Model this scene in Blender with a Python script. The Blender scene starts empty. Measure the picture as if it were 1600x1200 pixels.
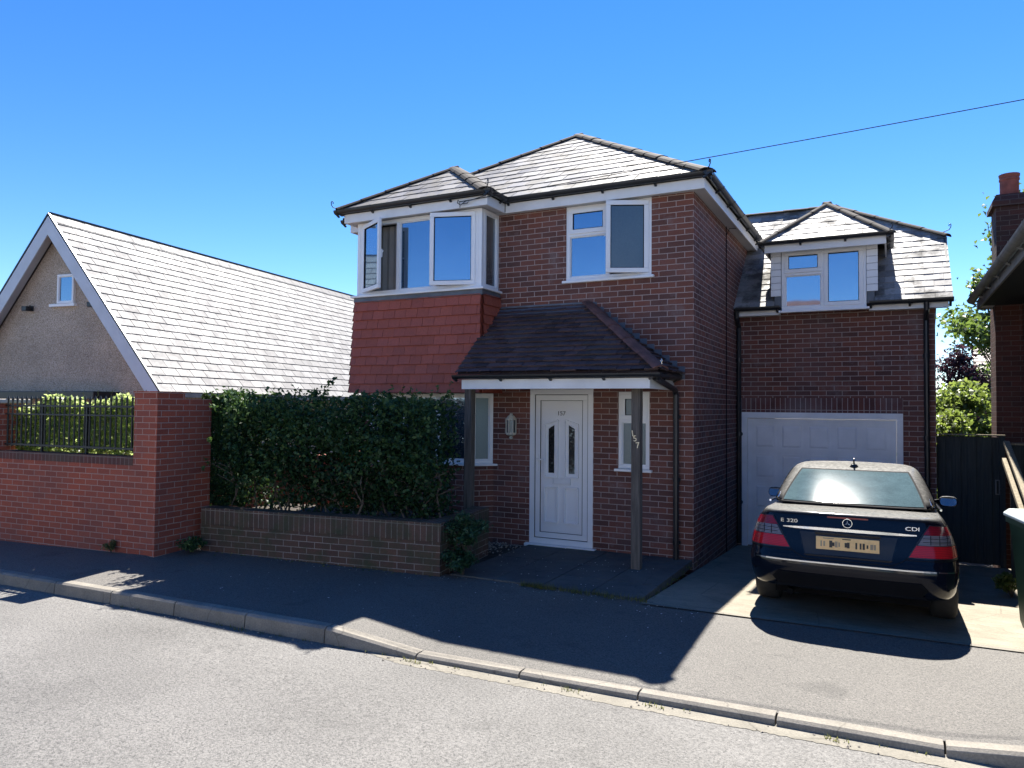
import bpy, bmesh, math, random
import numpy as np
from mathutils import Vector, Matrix

random.seed(7)
rng = np.random.default_rng(7)
R = math.radians
V = Vector
scene = bpy.context.scene
COL = scene.collection

# ------------------------------------------------------------------ camera, world, sun, exposure
def make_camera():
    fpx, yaw, pit, rol = 1148.45, 0.4745393, 0.0309772, 0.0084301
    C = V((2.216134, -9.372847, 1.808593))
    fw = V((-math.sin(yaw)*math.cos(pit), math.cos(yaw)*math.cos(pit), math.sin(pit)))
    r = V((math.cos(yaw), math.sin(yaw), 0)); u = r.cross(fw)
    r2 = r*math.cos(rol) + u*math.sin(rol); u2 = -r*math.sin(rol) + u*math.cos(rol)
    cd = bpy.data.cameras.new('camera'); cam = bpy.data.objects.new('camera', cd); COL.objects.link(cam)
    cd.sensor_width = 36; cd.lens = 36*fpx/1600; cd.clip_start = .05; cd.clip_end = 3000
    m = Matrix((r2, u2, -fw)).transposed().to_4x4(); m.translation = C
    cam.matrix_world = m
    scene.camera = cam
make_camera()

SUN = V((-.48, 3.76, 4.96)).normalized()
EL = math.asin(SUN.z); AZ = math.atan2(SUN.x, SUN.y)        # azimuth from +Y towards +X
W = bpy.data.worlds.new('World'); scene.world = W; W.use_nodes = True
nt = W.node_tree
sky = nt.nodes.new('ShaderNodeTexSky'); sky.sky_type = 'NISHITA'; sky.sun_disc = False
sky.sun_elevation = EL; sky.sun_rotation = AZ
sky.air_density = 1.0; sky.dust_density = 0; sky.ozone_density = 2.5; sky.altitude = 1500
bg = nt.nodes['Background']; bg.inputs['Strength'].default_value = .070
hs = nt.nodes.new('ShaderNodeHueSaturation'); hs.inputs['Saturation'].default_value = 1.32; hs.inputs['Hue'].default_value = .509
nt.links.new(sky.outputs[0], hs.inputs['Color']); nt.links.new(hs.outputs[0], bg.inputs['Color'])
sl = bpy.data.lights.new('sun', 'SUN'); sl.energy = 5.0; sl.angle = R(.5); sl.color = (1, .95, .87)
so = bpy.data.objects.new('sun', sl); COL.objects.link(so)
so.rotation_euler = (-SUN).to_track_quat('-Z', 'Y').to_euler(); so.location = (0, 0, 30)
scene.view_settings.view_transform = 'Standard'; scene.view_settings.look = 'None'
scene.view_settings.exposure = 1.7; scene.view_settings.gamma = 1
scene.cycles.max_bounces = 6; scene.cycles.sample_clamp_indirect = 6

# ------------------------------------------------------------------ helpers: materials
class NT:
    def __init__(s, name):
        s.m = bpy.data.materials.new(name); s.m.use_nodes = True
        s.t = s.m.node_tree; s.n = s.t.nodes; s.b = s.n['Principled BSDF']; s.out = s.n['Material Output']
    def node(s, typ, **k):
        n = s.n.new('ShaderNode'+typ)
        for a, b in k.items():
            if hasattr(n, a): setattr(n, a, b)
        return n
    def link(s, a, b): s.t.links.new(a, b)
    def set(s, inp, v):
        if isinstance(v, bpy.types.NodeSocket): s.link(v, inp)
        else: inp.default_value = v
    def col(s, c): return (c[0], c[1], c[2], 1)
    def coord(s, kind='Object'):
        return s.node('TexCoord').outputs[kind]
    def noise(s, scale, detail=3, rough=.55, vec=None, dist=0):
        n = s.node('TexNoise'); n.inputs['Scale'].default_value = scale; n.inputs['Detail'].default_value = detail
        n.inputs['Roughness'].default_value = rough; n.inputs['Distortion'].default_value = dist
        s.link(vec if vec is not None else s.coord(), n.inputs['Vector']); return n.outputs['Fac']
    def ramp(s, fac, stops):
        r = s.node('ValToRGB'); e = r.color_ramp.elements
        while len(e) > 1: e.remove(e[-1])
        for i, (p, c) in enumerate(stops):
            c = (c, c, c) if not isinstance(c, tuple) else c
            el = e[0] if i == 0 else e.new(p)
            el.position = p; el.color = (*c, 1)
        s.link(fac, r.inputs[0]); return r.outputs['Color']
    def mix(s, a, b, f, mode='MIX'):
        n = s.node('MixRGB', blend_type=mode)
        for i, v in ((0, f), (1, a), (2, b)):
            if isinstance(v, bpy.types.NodeSocket): s.link(v, n.inputs[i])
            elif i == 0: n.inputs[0].default_value = v
            else: n.inputs[i].default_value = s.col(v)
        return n.outputs[0]
    def bump(s, h, strength=.4, dist=.01, normal=None):
        n = s.node('Bump'); n.inputs['Strength'].default_value = strength; n.inputs['Distance'].default_value = dist
        s.link(h, n.inputs['Height'])
        if normal is not None: s.link(normal, n.inputs['Normal'])
        return n.outputs[0]
    def base(s, c): 
        if isinstance(c, bpy.types.NodeSocket): s.link(c, s.b.inputs['Base Color'])
        else: s.b.inputs['Base Color'].default_value = s.col(c)
    def rough(s, v): s.set(s.b.inputs['Roughness'], v)
    def norm(s, v): s.link(v, s.b.inputs['Normal'])
    def tone(s): return s.node('UVMap', uv_map='tone').outputs[0]
    def tonex(s):
        x = s.node('SeparateXYZ'); s.link(s.tone(), x.inputs[0]); return x.outputs['X'], x.outputs['Y']

MATS = {}
def M(name, fn=None):
    if name not in MATS: MATS[name] = fn()
    return MATS[name]

def plain(name, c, rough=.5, var=.12, scale=6, metal=0, bump=0, bscale=60, spec=.5, coat=0):
    t = NT(name)
    n = t.noise(scale, 4)
    lo = tuple(max(0, x*(1-var*1.6)) for x in c); hi = tuple(min(1, x*(1+var)) for x in c)
    t.base(t.ramp(n, [(.3, lo), (.7, hi)])); t.rough(rough); t.b.inputs['Metallic'].default_value = metal
    t.b.inputs['Specular IOR Level'].default_value = spec; t.b.inputs['Coat Weight'].default_value = coat
    if bump: t.norm(t.bump(t.noise(bscale, 4), bump, .005))
    MATS[name] = t.m; return t.m

def brick(name, c1, c2, mortar, soldier=False, stain=(.5, .5, .5), stainf=.25, pale=None, moss=None):
    t = NT(name)
    uv = t.node('UVMap', uv_map='uv').outputs[0]
    b = t.node('TexBrick'); b.offset = 0 if soldier else .5; b.offset_frequency = 2; b.squash = 1
    if soldier:
        b.inputs['Brick Width'].default_value = .075; b.inputs['Row Height'].default_value = .225
    else:
        b.inputs['Brick Width'].default_value = .225; b.inputs['Row Height'].default_value = .075
    b.inputs['Scale'].default_value = 1; b.inputs['Mortar Size'].default_value = .0052
    b.inputs['Mortar Smooth'].default_value = .15; b.inputs['Bias'].default_value = -.1
    b.inputs['Color1'].default_value = t.col(c1); b.inputs['Color2'].default_value = t.col(c2)
    b.inputs['Mortar'].default_value = t.col(mortar)
    wob = t.noise(9, 2, vec=uv); 
    add = t.node('VectorMath', operation='MULTIPLY_ADD'); t.link(wob, add.inputs[0]); add.inputs[1].default_value = (.006, .006, 0)
    t.link(uv, add.inputs[2]); t.link(add.outputs[0], b.inputs['Vector'])
    g = t.ramp(t.noise(70, 4, vec=uv), [(.3, .72), (.7, 1.22)])
    c = t.mix(b.outputs['Color'], g, .7, 'MULTIPLY')
    big = t.ramp(t.noise(1.3, 5, vec=uv), [(.42, 0.0), (.72, 1.0)])
    f = t.mix((0, 0, 0), big, stainf)
    c = t.mix(c, stain, f)
    if pale:
        p = t.ramp(t.noise(2.2, 6, .7, vec=uv), [(.56, 0.0), (.74, .55)]); c = t.mix(c, pale, p)
    if moss:
        p = t.ramp(t.noise(2.7, 6, .7, vec=uv), [(.45, 0.0), (.65, .8)]); c = t.mix(c, moss, p)
    t.base(c); t.rough(.86); t.b.inputs['Specular IOR Level'].default_value = .25
    inv = t.node('Math', operation='MULTIPLY_ADD'); t.link(b.outputs['Fac'], inv.inputs[0]); inv.inputs[1].default_value = -1; 
    t.link(t.noise(120, 3, vec=uv), inv.inputs[2])
    t.norm(t.bump(inv.outputs[0], .6, .006))
    MATS[name] = t.m; return t.m

brick('house_brick', (.215, .080, .055), (.105, .050, .042), (.42, .335, .30), stain=(.20, .15, .15), stainf=.30, pale=(.27, .22, .21))
brick('house_soldier', (.165, .062, .05), (.105, .047, .043), (.42, .34, .31), soldier=True)
brick('garden_brick', (.38, .095, .055), (.26, .068, .045), (.42, .28, .23), stain=(.16, .09, .08), stainf=.45)
brick('garden_soldier', (.14, .055, .045), (.10, .045, .04), (.20, .15, .13), soldier=True, stain=(.08, .08, .06), stainf=.6)
brick('planter_brick', (.15, .075, .05), (.09, .05, .04), (.30, .25, .21), stain=(.06, .06, .045), stainf=.6, moss=(.05, .06, .03))
brick('planter_soldier', (.14, .075, .055), (.08, .05, .04), (.25, .21, .17), soldier=True, stain=(.06, .06, .045), stainf=.5, moss=(.05, .06, .03))
brick('neighbour_brick', (.13, .044, .033), (.07, .032, .027), (.17, .125, .11), stain=(.10, .06, .05), stainf=.4)

brick('chimney_brick', (.075, .032, .028), (.045, .026, .025), (.10, .08, .075), stain=(.03, .025, .025), stainf=.6)

def tile_mat(name, a, b, rough0, rough1, dirt=None, dirtf=.5, spec=.5, dscale=3.0, streak=None):
    t = NT(name)
    x, y = t.tonex()
    c = t.ramp(x, [(0, a), (1, b)])
    g = t.ramp(t.noise(38, 4), [(.3, .75), (.7, 1.2)]); c = t.mix(c, g, .6, 'MULTIPLY')
    rr = t.ramp(y, [(0, rough0), (1, rough1)])
    if dirt:
        d = t.ramp(t.noise(dscale, 7, .68), [(.47, 0.0), (.60, dirtf)])
        c = t.mix(c, dirt, d); rr = t.mix(rr, (.8, .8, .8), d)
    t.base(c); t.rough(rr); t.b.inputs['Specular IOR Level'].default_value = spec
    t.norm(t.bump(t.noise(90, 5), .25, .004))
    MATS[name] = t.m; return t.m
tile_mat('house_slate', (.14, .132, .126), (.27, .258, .245), .44, .62, dirt=(.09, .082, .07), dirtf=.85, spec=.3)
tile_mat('garage_slate', (.17, .165, .16), (.33, .32, .305), .45, .65, dirt=(.085, .08, .07), dirtf=.9, spec=.3, dscale=2.2)
tile_mat('bungalow_tile', (.165, .16, .158), (.255, .25, .245), .5, .6, dirt=(.19, .185, .18), dirtf=.5, spec=.10)
tile_mat('porch_tile', (.055, .036, .038), (.11, .07, .07), .6, .85, dirt=(.09, .07, .062), dirtf=.5, spec=.3)
tile_mat('red_tile', (.30, .075, .047), (.365, .093, .059), .45, .6, spec=.35)
tile_mat('far_tile', (.2, .15, .12), (.3, .22, .18), .5, .8)
plain('ridge_clay', (.042, .036, .034), .85, .3, 8, bump=.3, spec=.15)
plain('brown_ridge', (.15, .065, .05), .8, .3, 8, bump=.3)
plain('lead', (.10, .115, .14), .45, .2, 5, bump=.15, bscale=12)
plain('roof_felt', (.02, .02, .022), .9)
plain('upvc', (.85, .85, .85), .3, .02, 2, spec=.5)
plain('white_paint', (.80, .80, .80), .45, .06, 3, bump=.04, bscale=20)
plain('soffit_white', (.62, .63, .64), .55, .05, 3)
plain('barge_white', (.55, .58, .63), .4, .05, 3)
plain('black_plastic', (.018, .02, .024), .35, .2, 4)
plain('grey_gutter', (.20, .195, .185), .55, .2, 5)
plain('gasket', (.015, .015, .016), .8, spec=.08)
plain('chrome', (.75, .76, .78), .16, .02, 4, metal=1)
plain('silver_number', (.62, .58, .45), .35, .1, 20, metal=.7)
plain('rubber', (.018, .018, .019), .8, .2, 20, bump=.3)
plain('alloy', (.5, .5, .52), .35, .05, 6, metal=.9)
plain('plaster', (.42, .38, .33), .8, .04, 2)
plain('curtain', (.46, .43, .39), .9, .08, 3)
plain('iron', (.012, .013, .015), .5, .2, 20)
plain('bin_green', (.012, .05, .03), .42, .2, 5, bump=.05, bscale=40)
plain('bin_lid', (.50, .56, .55), .4, .08, 6)
plain('bin_blue', (.08, .22, .55), .4, .08, 6)
plain('terracotta', (.24, .07, .05), .75, .2, 10, bump=.2)
plain('stone_cap', (.45, .42, .38), .85, .15, 10, bump=.3)
plain('lantern_cream', (.62, .60, .50), .45, .06, 10)
plain('earth', (.045, .035, .025), .95, .4, 10, bump=.6, bscale=40)
plain('cable_black', (.015, .017, .022), .9, spec=.05)
plain('pebble', (.32, .28, .23), .8, .5, 25)
plain('petal', (.75, .72, .7), .7, .05, 5)

def wood(name, a, b, rough=.8):
    t = NT(name)
    mp = t.node('Mapping'); mp.inputs['Scale'].default_value = (22, 22, 1.3); t.link(t.coord(), mp.inputs[0])
    n = t.noise(1.6, 6, .65, vec=mp.outputs[0], dist=.4)
    t.base(t.ramp(n, [(.3, a), (.7, b)])); t.rough(rough); t.norm(t.bump(n, .5, .006)); t.b.inputs['Specular IOR Level'].default_value = .25
    MATS[name] = t.m
wood('post_wood', (.06, .05, .043), (.19, .165, .14))
wood('fence_wood', (.028, .034, .034), (.06, .065, .062))
wood('rail_wood', (.14, .115, .07), (.32, .27, .18))
wood('bark', (.07, .055, .045), (.17, .14, .11))

def pebbledash():
    t = NT('pebbledash')
    v = t.node('TexVoronoi'); v.inputs['Scale'].default_value = 80; t.link(t.coord(), v.inputs['Vector'])
    sep = t.node('SeparateColor'); t.link(v.outputs['Color'], sep.inputs[0])
    c = t.ramp(sep.outputs[0], [(0, (.27, .205, .15)), (.35, (.48, .385, .29)), (.75, (.58, .475, .37)), (1, (.70, .61, .51))])
    big = t.ramp(t.noise(1.2, 4), [(.35, .8), (.7, 1.1)]); c = t.mix(c, big, .8, 'MULTIPLY')
    t.base(c); t.rough(.92); t.norm(t.bump(v.outputs['Distance'], .9, -.012))
    MATS['pebbledash'] = t.m
pebbledash()

def asphalt(name, lo, hi, grain, spec=.35, rough=.72, patch=(.8, 1.15), bump=.55):
    t = NT(name)
    n1 = t.noise(grain, 3, .75, dist=.6); n2 = t.noise(grain*2.7, 2, .6)
    m = t.node('Math', operation='MULTIPLY_ADD'); t.link(n2, m.inputs[0]); m.inputs[1].default_value = .45; t.link(n1, m.inputs[2])
    c = t.ramp(m.outputs[0], [(.52, lo), (.68, tuple((a+b)/2 for a, b in zip(lo, hi))), (.88, hi)])
    big = t.ramp(t.noise(.55, 6, .6), [(.3, patch[0]), (.7, patch[1])]); c = t.mix(c, big, 1, 'MULTIPLY')
    st = t.ramp(t.noise(2.3, 5, .6), [(.62, 0.0), (.74, .35)]); c = t.mix(c, tuple(x*.6 for x in lo), st)
    t.base(c); t.rough(rough); t.b.inputs['Specular IOR Level'].default_value = spec
    t.norm(t.bump(m.outputs[0], bump, .012)); MATS[name] = t.m
asphalt('road_asphalt', (.038, .037, .036), (.192, .184, .172), 56, bump=.6, patch=(.74, 1.14))
asphalt('pavement_asphalt', (.032, .031, .03), (.165, .153, .136), 75, patch=(.82, 1.12), bump=.6)

def concrete(name, a, b, streak=True, rough=.85):
    t = NT(name)
    n = t.noise(3, 7, .65); f = t.noise(75, 4, .7)
    c = t.ramp(n, [(.3, a), (.7, b)]); g = t.ramp(f, [(.35, .72), (.65, 1.15)]); c = t.mix(c, g, .75, 'MULTIPLY')
    if streak:
        mp = t.node('Mapping'); mp.inputs['Scale'].default_value = (3, 40, 10); t.link(t.coord(), mp.inputs[0])
        s = t.ramp(t.noise(1, 4, vec=mp.outputs[0]), [(.35, .82), (.65, 1.08)]); c = t.mix(c, s, .8, 'MULTIPLY')
    cr = t.node('TexVoronoi', feature='DISTANCE_TO_EDGE'); cr.inputs['Scale'].default_value = .9
    t.link(t.mix(t.coord(), t.noise(4, 3), .12, 'ADD'), cr.inputs['Vector'])
    crk = t.ramp(cr.outputs['Distance'], [(0.0, .55), (.006, 1.0)]); c = t.mix(c, crk, .8, 'MULTIPLY')
    t.base(c); t.rough(rough); t.b.inputs['Specular IOR Level'].default_value = .3
    t.norm(t.bump(f, .35, .006)); MATS[name] = t.m
concrete('drive_concrete', (.20, .175, .13), (.29, .255, .195))
concrete('kerb_concrete', (.17, .155, .13), (.27, .245, .205), streak=False)
concrete('channel_concrete', (.15, .138, .112), (.235, .215, .175), streak=False)
concrete('paving_slab', (.065, .065, .064), (.11, .108, .10), streak=False)

def glass(name, base, refl, rough=.03, tint=(.46, .66, .86)):
    t = NT(name)
    n = t.noise(1.1, 2)
    n2 = t.noise(55, 3) if name == 'obscure_glass' else n
    t.base(t.mix(t.ramp(n, [(.35, tuple(x*.6 for x in base)), (.65, tuple(x*1.35 for x in base))]), t.ramp(n2, [(.3, .75), (.7, 1.2)]), .8, 'MULTIPLY')); t.rough(.25)
    g = t.node('BsdfGlossy'); g.inputs['Color'].default_value = t.col(tint); g.inputs['Roughness'].default_value = rough
    fr = t.node('LayerWeight'); fr.inputs['Blend'].default_value = .35
    mx = t.node('MixShader')
    ma = t.node('MapRange'); ma.inputs['To Min'].default_value = refl; ma.inputs['To Max'].default_value = 1
    t.link(fr.outputs['Fresnel'], ma.inputs['Value'])
    t.link(ma.outputs[0], mx.inputs[0]); t.link(t.b.outputs[0], mx.inputs[1]); t.link(g.outputs[0], mx.inputs[2])
    wv = t.bump(t.noise(2.2, 1), .035, .02); t.link(wv, g.inputs['Normal'])
    t.link(mx.outputs[0], t.out.inputs[0]); MATS[name] = t.m
glass('sky_glass', (.03, .05, .075), .42)
glass('lower_glass', (.05, .065, .085), .25)
glass('dark_glass', (.018, .02, .024), .06)
glass('obscure_glass', (.045, .055, .045), .07, rough=.35)
glass('return_glass', (.14, .135, .125), .10, rough=.12)

def leafmat(name, cs, rough=.45, trans=.35, tcol=(.25, .4, .05), spec=.5):
    t = NT(name)
    x, y = t.tonex()
    c = t.ramp(x, [(i/(len(cs)-1), c) for i, c in enumerate(cs)])
    t.base(c); t.rough(rough); t.b.inputs['Specular IOR Level'].default_value = spec
    tr = t.node('BsdfTranslucent'); t.link(t.mix(c, tcol, .55), tr.inputs['Color'])
    mx = t.node('MixShader'); mx.inputs[0].default_value = trans
    t.link(t.b.outputs[0], mx.inputs[1]); t.link(tr.outputs[0], mx.inputs[2]); t.link(mx.outputs[0], t.out.inputs[0])
    MATS[name] = t.m
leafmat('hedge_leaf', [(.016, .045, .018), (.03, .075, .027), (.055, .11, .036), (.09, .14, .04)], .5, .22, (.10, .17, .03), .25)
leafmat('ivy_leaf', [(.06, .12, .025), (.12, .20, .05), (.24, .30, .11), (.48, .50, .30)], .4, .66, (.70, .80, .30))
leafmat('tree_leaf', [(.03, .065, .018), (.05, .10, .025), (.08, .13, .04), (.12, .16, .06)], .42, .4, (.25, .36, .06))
leafmat('bush_leaf', [(.045, .085, .02), (.08, .13, .03), (.13, .18, .045), (.2, .22, .08)], .45, .45, (.35, .45, .08))
leafmat('purple_leaf', [(.035, .018, .028), (.06, .03, .045), (.10, .055, .075)], .45, .3, (.12, .05, .07))
leafmat('fern_leaf', [(.015, .05, .02), (.03, .085, .035), (.05, .11, .05)], .5, .3, (.08, .16, .04))
leafmat('weed_leaf', [(.05, .07, .02), (.10, .115, .03), (.20, .17, .07)], .6, .4, (.3, .32, .08))

# ------------------------------------------------------------------ helpers: objects
def new_obj(name, me, parent=None):
    o = bpy.data.objects.new(name, me); COL.objects.link(o)
    if parent is not None:
        o.parent = parent
        o.matrix_parent_inverse = abs_m(parent).inverted()
    return o
def abs_m(o):
    m = Matrix.LocRotScale(o.location, o.rotation_euler, o.scale)
    return m if o.parent is None else abs_m(o.parent) @ o.matrix_parent_inverse @ m
def thing(name, label, cat, loc, group=None):
    o = bpy.data.objects.new(name, None); COL.objects.link(o); o.location = loc; o.empty_display_size = .2
    return tag(o, label, cat, group)
def tag(o, label, cat, group=None):
    o['label'] = label; o['category'] = cat
    if group: o['group'] = group
    return o
def lab(o, s): o['label'] = s; return o
def struct(o): o['kind'] = 'structure'; return o
def stuff(o): o['kind'] = 'stuff'; return o

class MB:
    def __init__(s, Mx=None): s.v = []; s.f = []; s.M = Mx if Mx is not None else Matrix.Identity(4)
    def add(s, vs, fs):
        b = len(s.v); s.v += [tuple(s.M @ V(p)) for p in vs]; s.f += [tuple(i+b for i in f) for f in fs]; return s
    def box(s, x0, x1, y0, y1, z0, z1):
        vs = [(x0,y0,z0),(x1,y0,z0),(x1,y1,z0),(x0,y1,z0),(x0,y0,z1),(x1,y0,z1),(x1,y1,z1),(x0,y1,z1)]
        return s.add(vs, [(3,2,1,0),(4,5,6,7),(0,1,5,4),(1,2,6,5),(2,3,7,6),(3,0,4,7)])
    def bar(s, p, q, w, h, up=(0,0,1), roll=0):
        p, q = V(p), V(q); d = (q-p).normalized(); u = V(up); r = d.cross(u)
        if r.length < 1e-4: r = d.cross(V((1,0,0)))
        r.normalize(); u = r.cross(d)
        vs = []
        for c in (p, q):
            for a, b in ((-1,-1),(1,-1),(1,1),(-1,1)): vs.append(c + r*a*w/2 + u*b*h/2)
        return s.add(vs, [(0,1,2,3),(7,6,5,4),(0,4,5,1),(1,5,6,2),(2,6,7,3),(3,7,4,0)])
    def tube(s, pts, r, n=8, caps=True):
        pts = [V(p) for p in pts]; rs = r if isinstance(r, (list, tuple)) else [r]*len(pts)
        vs, fs = [], []; prev = None
        for i, p in enumerate(pts):
            d = (pts[min(i+1, len(pts)-1)] - pts[max(i-1, 0)]).normalized()
            a = prev if prev is not None else (V((0,0,1)) if abs(d.z) < .9 else V((1,0,0)))
            b = d.cross(a); 
            if b.length < 1e-5: b = d.cross(V((0,1,0)))
            b.normalize(); a = b.cross(d).normalized(); prev = a
            for k in range(n):
                t = 2*math.pi*k/n; vs.append(p + (a*math.cos(t) + b*math.sin(t))*rs[i])
        for i in range(len(pts)-1):
            for k in range(n):
                k2 = (k+1) % n; fs.append((i*n+k, (i+1)*n+k, (i+1)*n+k2, i*n+k2))
        if caps: fs.append(tuple(range(n))); fs.append(tuple(reversed(range((len(pts)-1)*n, len(pts)*n))))
        return s.add(vs, fs)
    def lathe(s, prof, n=24, axis='z', c=(0,0,0)):
        vs, fs = [], []; c = V(c)
        for r, h in prof:
            for k in range(n):
                t = 2*math.pi*k/n; a, b = r*math.cos(t), r*math.sin(t)
                p = {'z': (a,b,h), 'x': (h,a,b), 'y': (b,h,a)}[axis]; vs.append(c + V(p))
        for i in range(len(prof)-1):
            for k in range(n):
                k2 = (k+1) % n; fs.append((i*n+k, i*n+k2, (i+1)*n+k2, (i+1)*n+k))
        return s.add(vs, fs)
    def prism(s, poly, d):
        poly = [V(p) for p in poly]; d = V(d); n = len(poly)
        vs = poly + [p+d for p in poly]
        fs = [tuple(reversed(range(n))), tuple(range(n, 2*n))] + [(i, (i+1)%n, (i+1)%n+n, i+n) for i in range(n)]
        return s.add(vs, fs)
    def poly(s, pts): return s.add(pts, [tuple(range(len(pts)))])
    def build(s, name, mat, parent=None, bevel=0, smooth=False, fixn=True):
        me = bpy.data.meshes.new(name); me.from_pydata(s.v, [], s.f); me.update()
        if fixn:
            bm = bmesh.new(); bm.from_mesh(me); bmesh.ops.recalc_face_normals(bm, faces=bm.faces); bm.to_mesh(me); bm.free()
        return finish(me, name, mat, parent, bevel, smooth)
def finish(me, name, mat, parent=None, bevel=0, smooth=False):
    me.materials.append(MATS[mat] if isinstance(mat, str) else mat)
    box_uv(me)
    if smooth: me.shade_smooth()
    o = new_obj(name, me, parent)
    if bevel:
        b = o.modifiers.new('bevel', 'BEVEL'); b.width = bevel; b.segments = 2; b.limit_method = 'ANGLE'; b.angle_limit = R(40)
        b.harden_normals = False
    return o
def box_uv(me):
    uv = me.uv_layers.new(name='uv') if 'uv' not in me.uv_layers else me.uv_layers['uv']
    for p in me.polygons:
        n = p.normal
        if abs(n.z) < .75:
            t = V((0,0,1)).cross(n).normalized()
            for li in p.loop_indices:
                co = me.vertices[me.loops[li].vertex_index].co; uv.data[li].uv = (co.dot(t), co.z)
        else:
            for li in p.loop_indices:
                co = me.vertices[me.loops[li].vertex_index].co; uv.data[li].uv = (co.x, co.y)

def wall(mb, O, U, N, us, zs, holes, depth=.1):
    """a flat wall sheet with rectangular openings; O origin, U along, N outward; reveals go in by depth"""
    O, U, N = V(O), V(U).normalized(), V(N).normalized()
    ub = sorted(set([us[0], us[1]] + [h[0] for h in holes] + [h[1] for h in holes]))
    zb = sorted(set([zs[0], zs[1]] + [h[2] for h in holes] + [h[3] for h in holes]))
    P = lambda u, z, d=0: O + U*u + V((0,0,z)) - N*d
    for a, b in zip(ub, ub[1:]):
        for c, d in zip(zb, zb[1:]):
            if any(h[0] <= a+1e-6 and b <= h[1]+1e-6 and h[2] <= c+1e-6 and d <= h[3]+1e-6 for h in holes): continue
            mb.add([P(a,c), P(b,c), P(b,d), P(a,d)], [(0,1,2,3)])
    for u0, u1, z0, z1 in holes:
        mb.add([P(u0,z0), P(u0,z1), P(u0,z1,depth), P(u0,z0,depth)], [(0,1,2,3)])
        mb.add([P(u1,z0), P(u1,z0,depth), P(u1,z1,depth), P(u1,z1)], [(0,1,2,3)])
        mb.add([P(u0,z1), P(u1,z1), P(u1,z1,depth), P(u0,z1,depth)], [(0,1,2,3)])
        mb.add([P(u0,z0), P(u0,z0,depth), P(u1,z0,depth), P(u1,z0)], [(0,1,2,3)])

def tiles(name, mat, parent, poly, gauge, width, thick=.012, stagger=True, jitter=.006, gap=.004, row0=0.0):
    """individual overlapping tiles on a convex sloped polygon (first edge = eave, counter-clockwise from outside)"""
    P = [V(p) for p in poly]; O = P[0]; u = (P[1]-P[0]).normalized()
    n = u.cross(P[2]-P[0]).normalized(); v = n.cross(u)
    uu = [(p-O).dot(u) for p in P]; vv = [(p-O).dot(v) for p in P]
    bm = bmesh.new(); tl = bm.loops.layers.uv.new('tone')
    rows = int((max(vv)-min(vv)+row0)/gauge)+2; cols = int((max(uu)-min(uu))/width)+3
    for j in range(rows):
        v0 = min(vv) - row0 + j*gauge; v1 = v0 + gauge*1.12
        off = (width/2 if (j % 2 and stagger) else 0) + random.uniform(-.01, .01)*width
        for i in range(-1, cols):
            u0 = min(uu) + i*width + off + gap/2; u1 = u0 + width - gap
            if u1 < min(uu)-.01 or u0 > max(uu)+.01: continue
            h0 = thick*1.9 + random.uniform(0, jitter); h1 = thick*.8 + random.uniform(-.2, .2)*jitter
            tw = random.uniform(-1, 1)*jitter*.5
            q = lambda a, b, c: O + u*a + v*b + n*c
            dv = random.uniform(-.004, .004)
            vs = [bm.verts.new(x) for x in (q(u0, v0+dv, h0+tw), q(u1, v0+dv, h0-tw), q(u1, v1, h1-tw), q(u0, v1, h1+tw),
                                            q(u0, v0+dv, h0+tw-thick), q(u1, v0+dv, h0-tw-thick), q(u1, v1, h1-tw-thick), q(u0, v1, h1+tw-thick))]
            a, b = random.random(), random.random()
            for f in ((0,1,2,3),(4,5,1,0),(5,6,2,1),(7,4,0,3)):
                fc = bm.faces.new([vs[k] for k in f])
                for l in fc.loops: l[tl].uv = (a, b)
    base = [bm.verts.new(p - n*.004) for p in P]
    m = len(P)
    for k in range(m):
        e = (P[(k+1) % m]-P[k]).normalized(); out = e.cross(n)
        geo = bm.verts[:] + bm.edges[:] + bm.faces[:]
        bmesh.ops.bisect_plane(bm, geom=[g for g in geo if g.is_valid], plane_co=P[k] + (out*.001), plane_no=out, clear_outer=True)
    bm.verts.ensure_lookup_table()
    fc = bm.faces.new([bm.verts.new(p - n*.004) for p in P])
    me = bpy.data.meshes.new(name); bm.to_mesh(me); bm.free()
    return finish(me, name, mat, parent)

def ridge(name, mat, parent, p0, p1, r=.10, seg=.42, ang=70, h=-.012):
    """overlapping half-round ridge or hip tiles from p0 (low end) to p1"""
    p0, p1 = V(p0), V(p1); d = (p1-p0); L = d.length; d.normalize()
    side = d.cross(V((0,0,1))).normalized(); up = side.cross(d)
    n = max(1, round(L/seg)); s = L/n; mb = MB()
    for k in range(n):
        a = p0 + d*(k*s - .015); b = p0 + d*((k+1)*s + .02)
        ra, rb = r*1.06, r*.97; vs = []
        jit = random.uniform(-.004, .004)
        for c, rr in ((a, ra), (b, rb)):
            for ro in (rr, rr-.022):
                for i in range(7):
                    t = R(-ang + 2*ang*i/6); vs.append(c + side*math.sin(t)*ro*1.05 + up*(math.cos(t)*ro*.6 - r*.6*math.cos(R(ang)) + h + jit))
        fs = []
        for i in range(6):
            fs += [(i, i+1, i+15, i+14), (i+7, i+21, i+22, i+8), (i, i+7, i+8, i+1), (i+14, i+15, i+22, i+21)]
        fs += [(0, 14, 21, 7), (6, 13, 27, 20)]
        mb.add(vs, fs)
    return mb.build(name, mat, parent)

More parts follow.
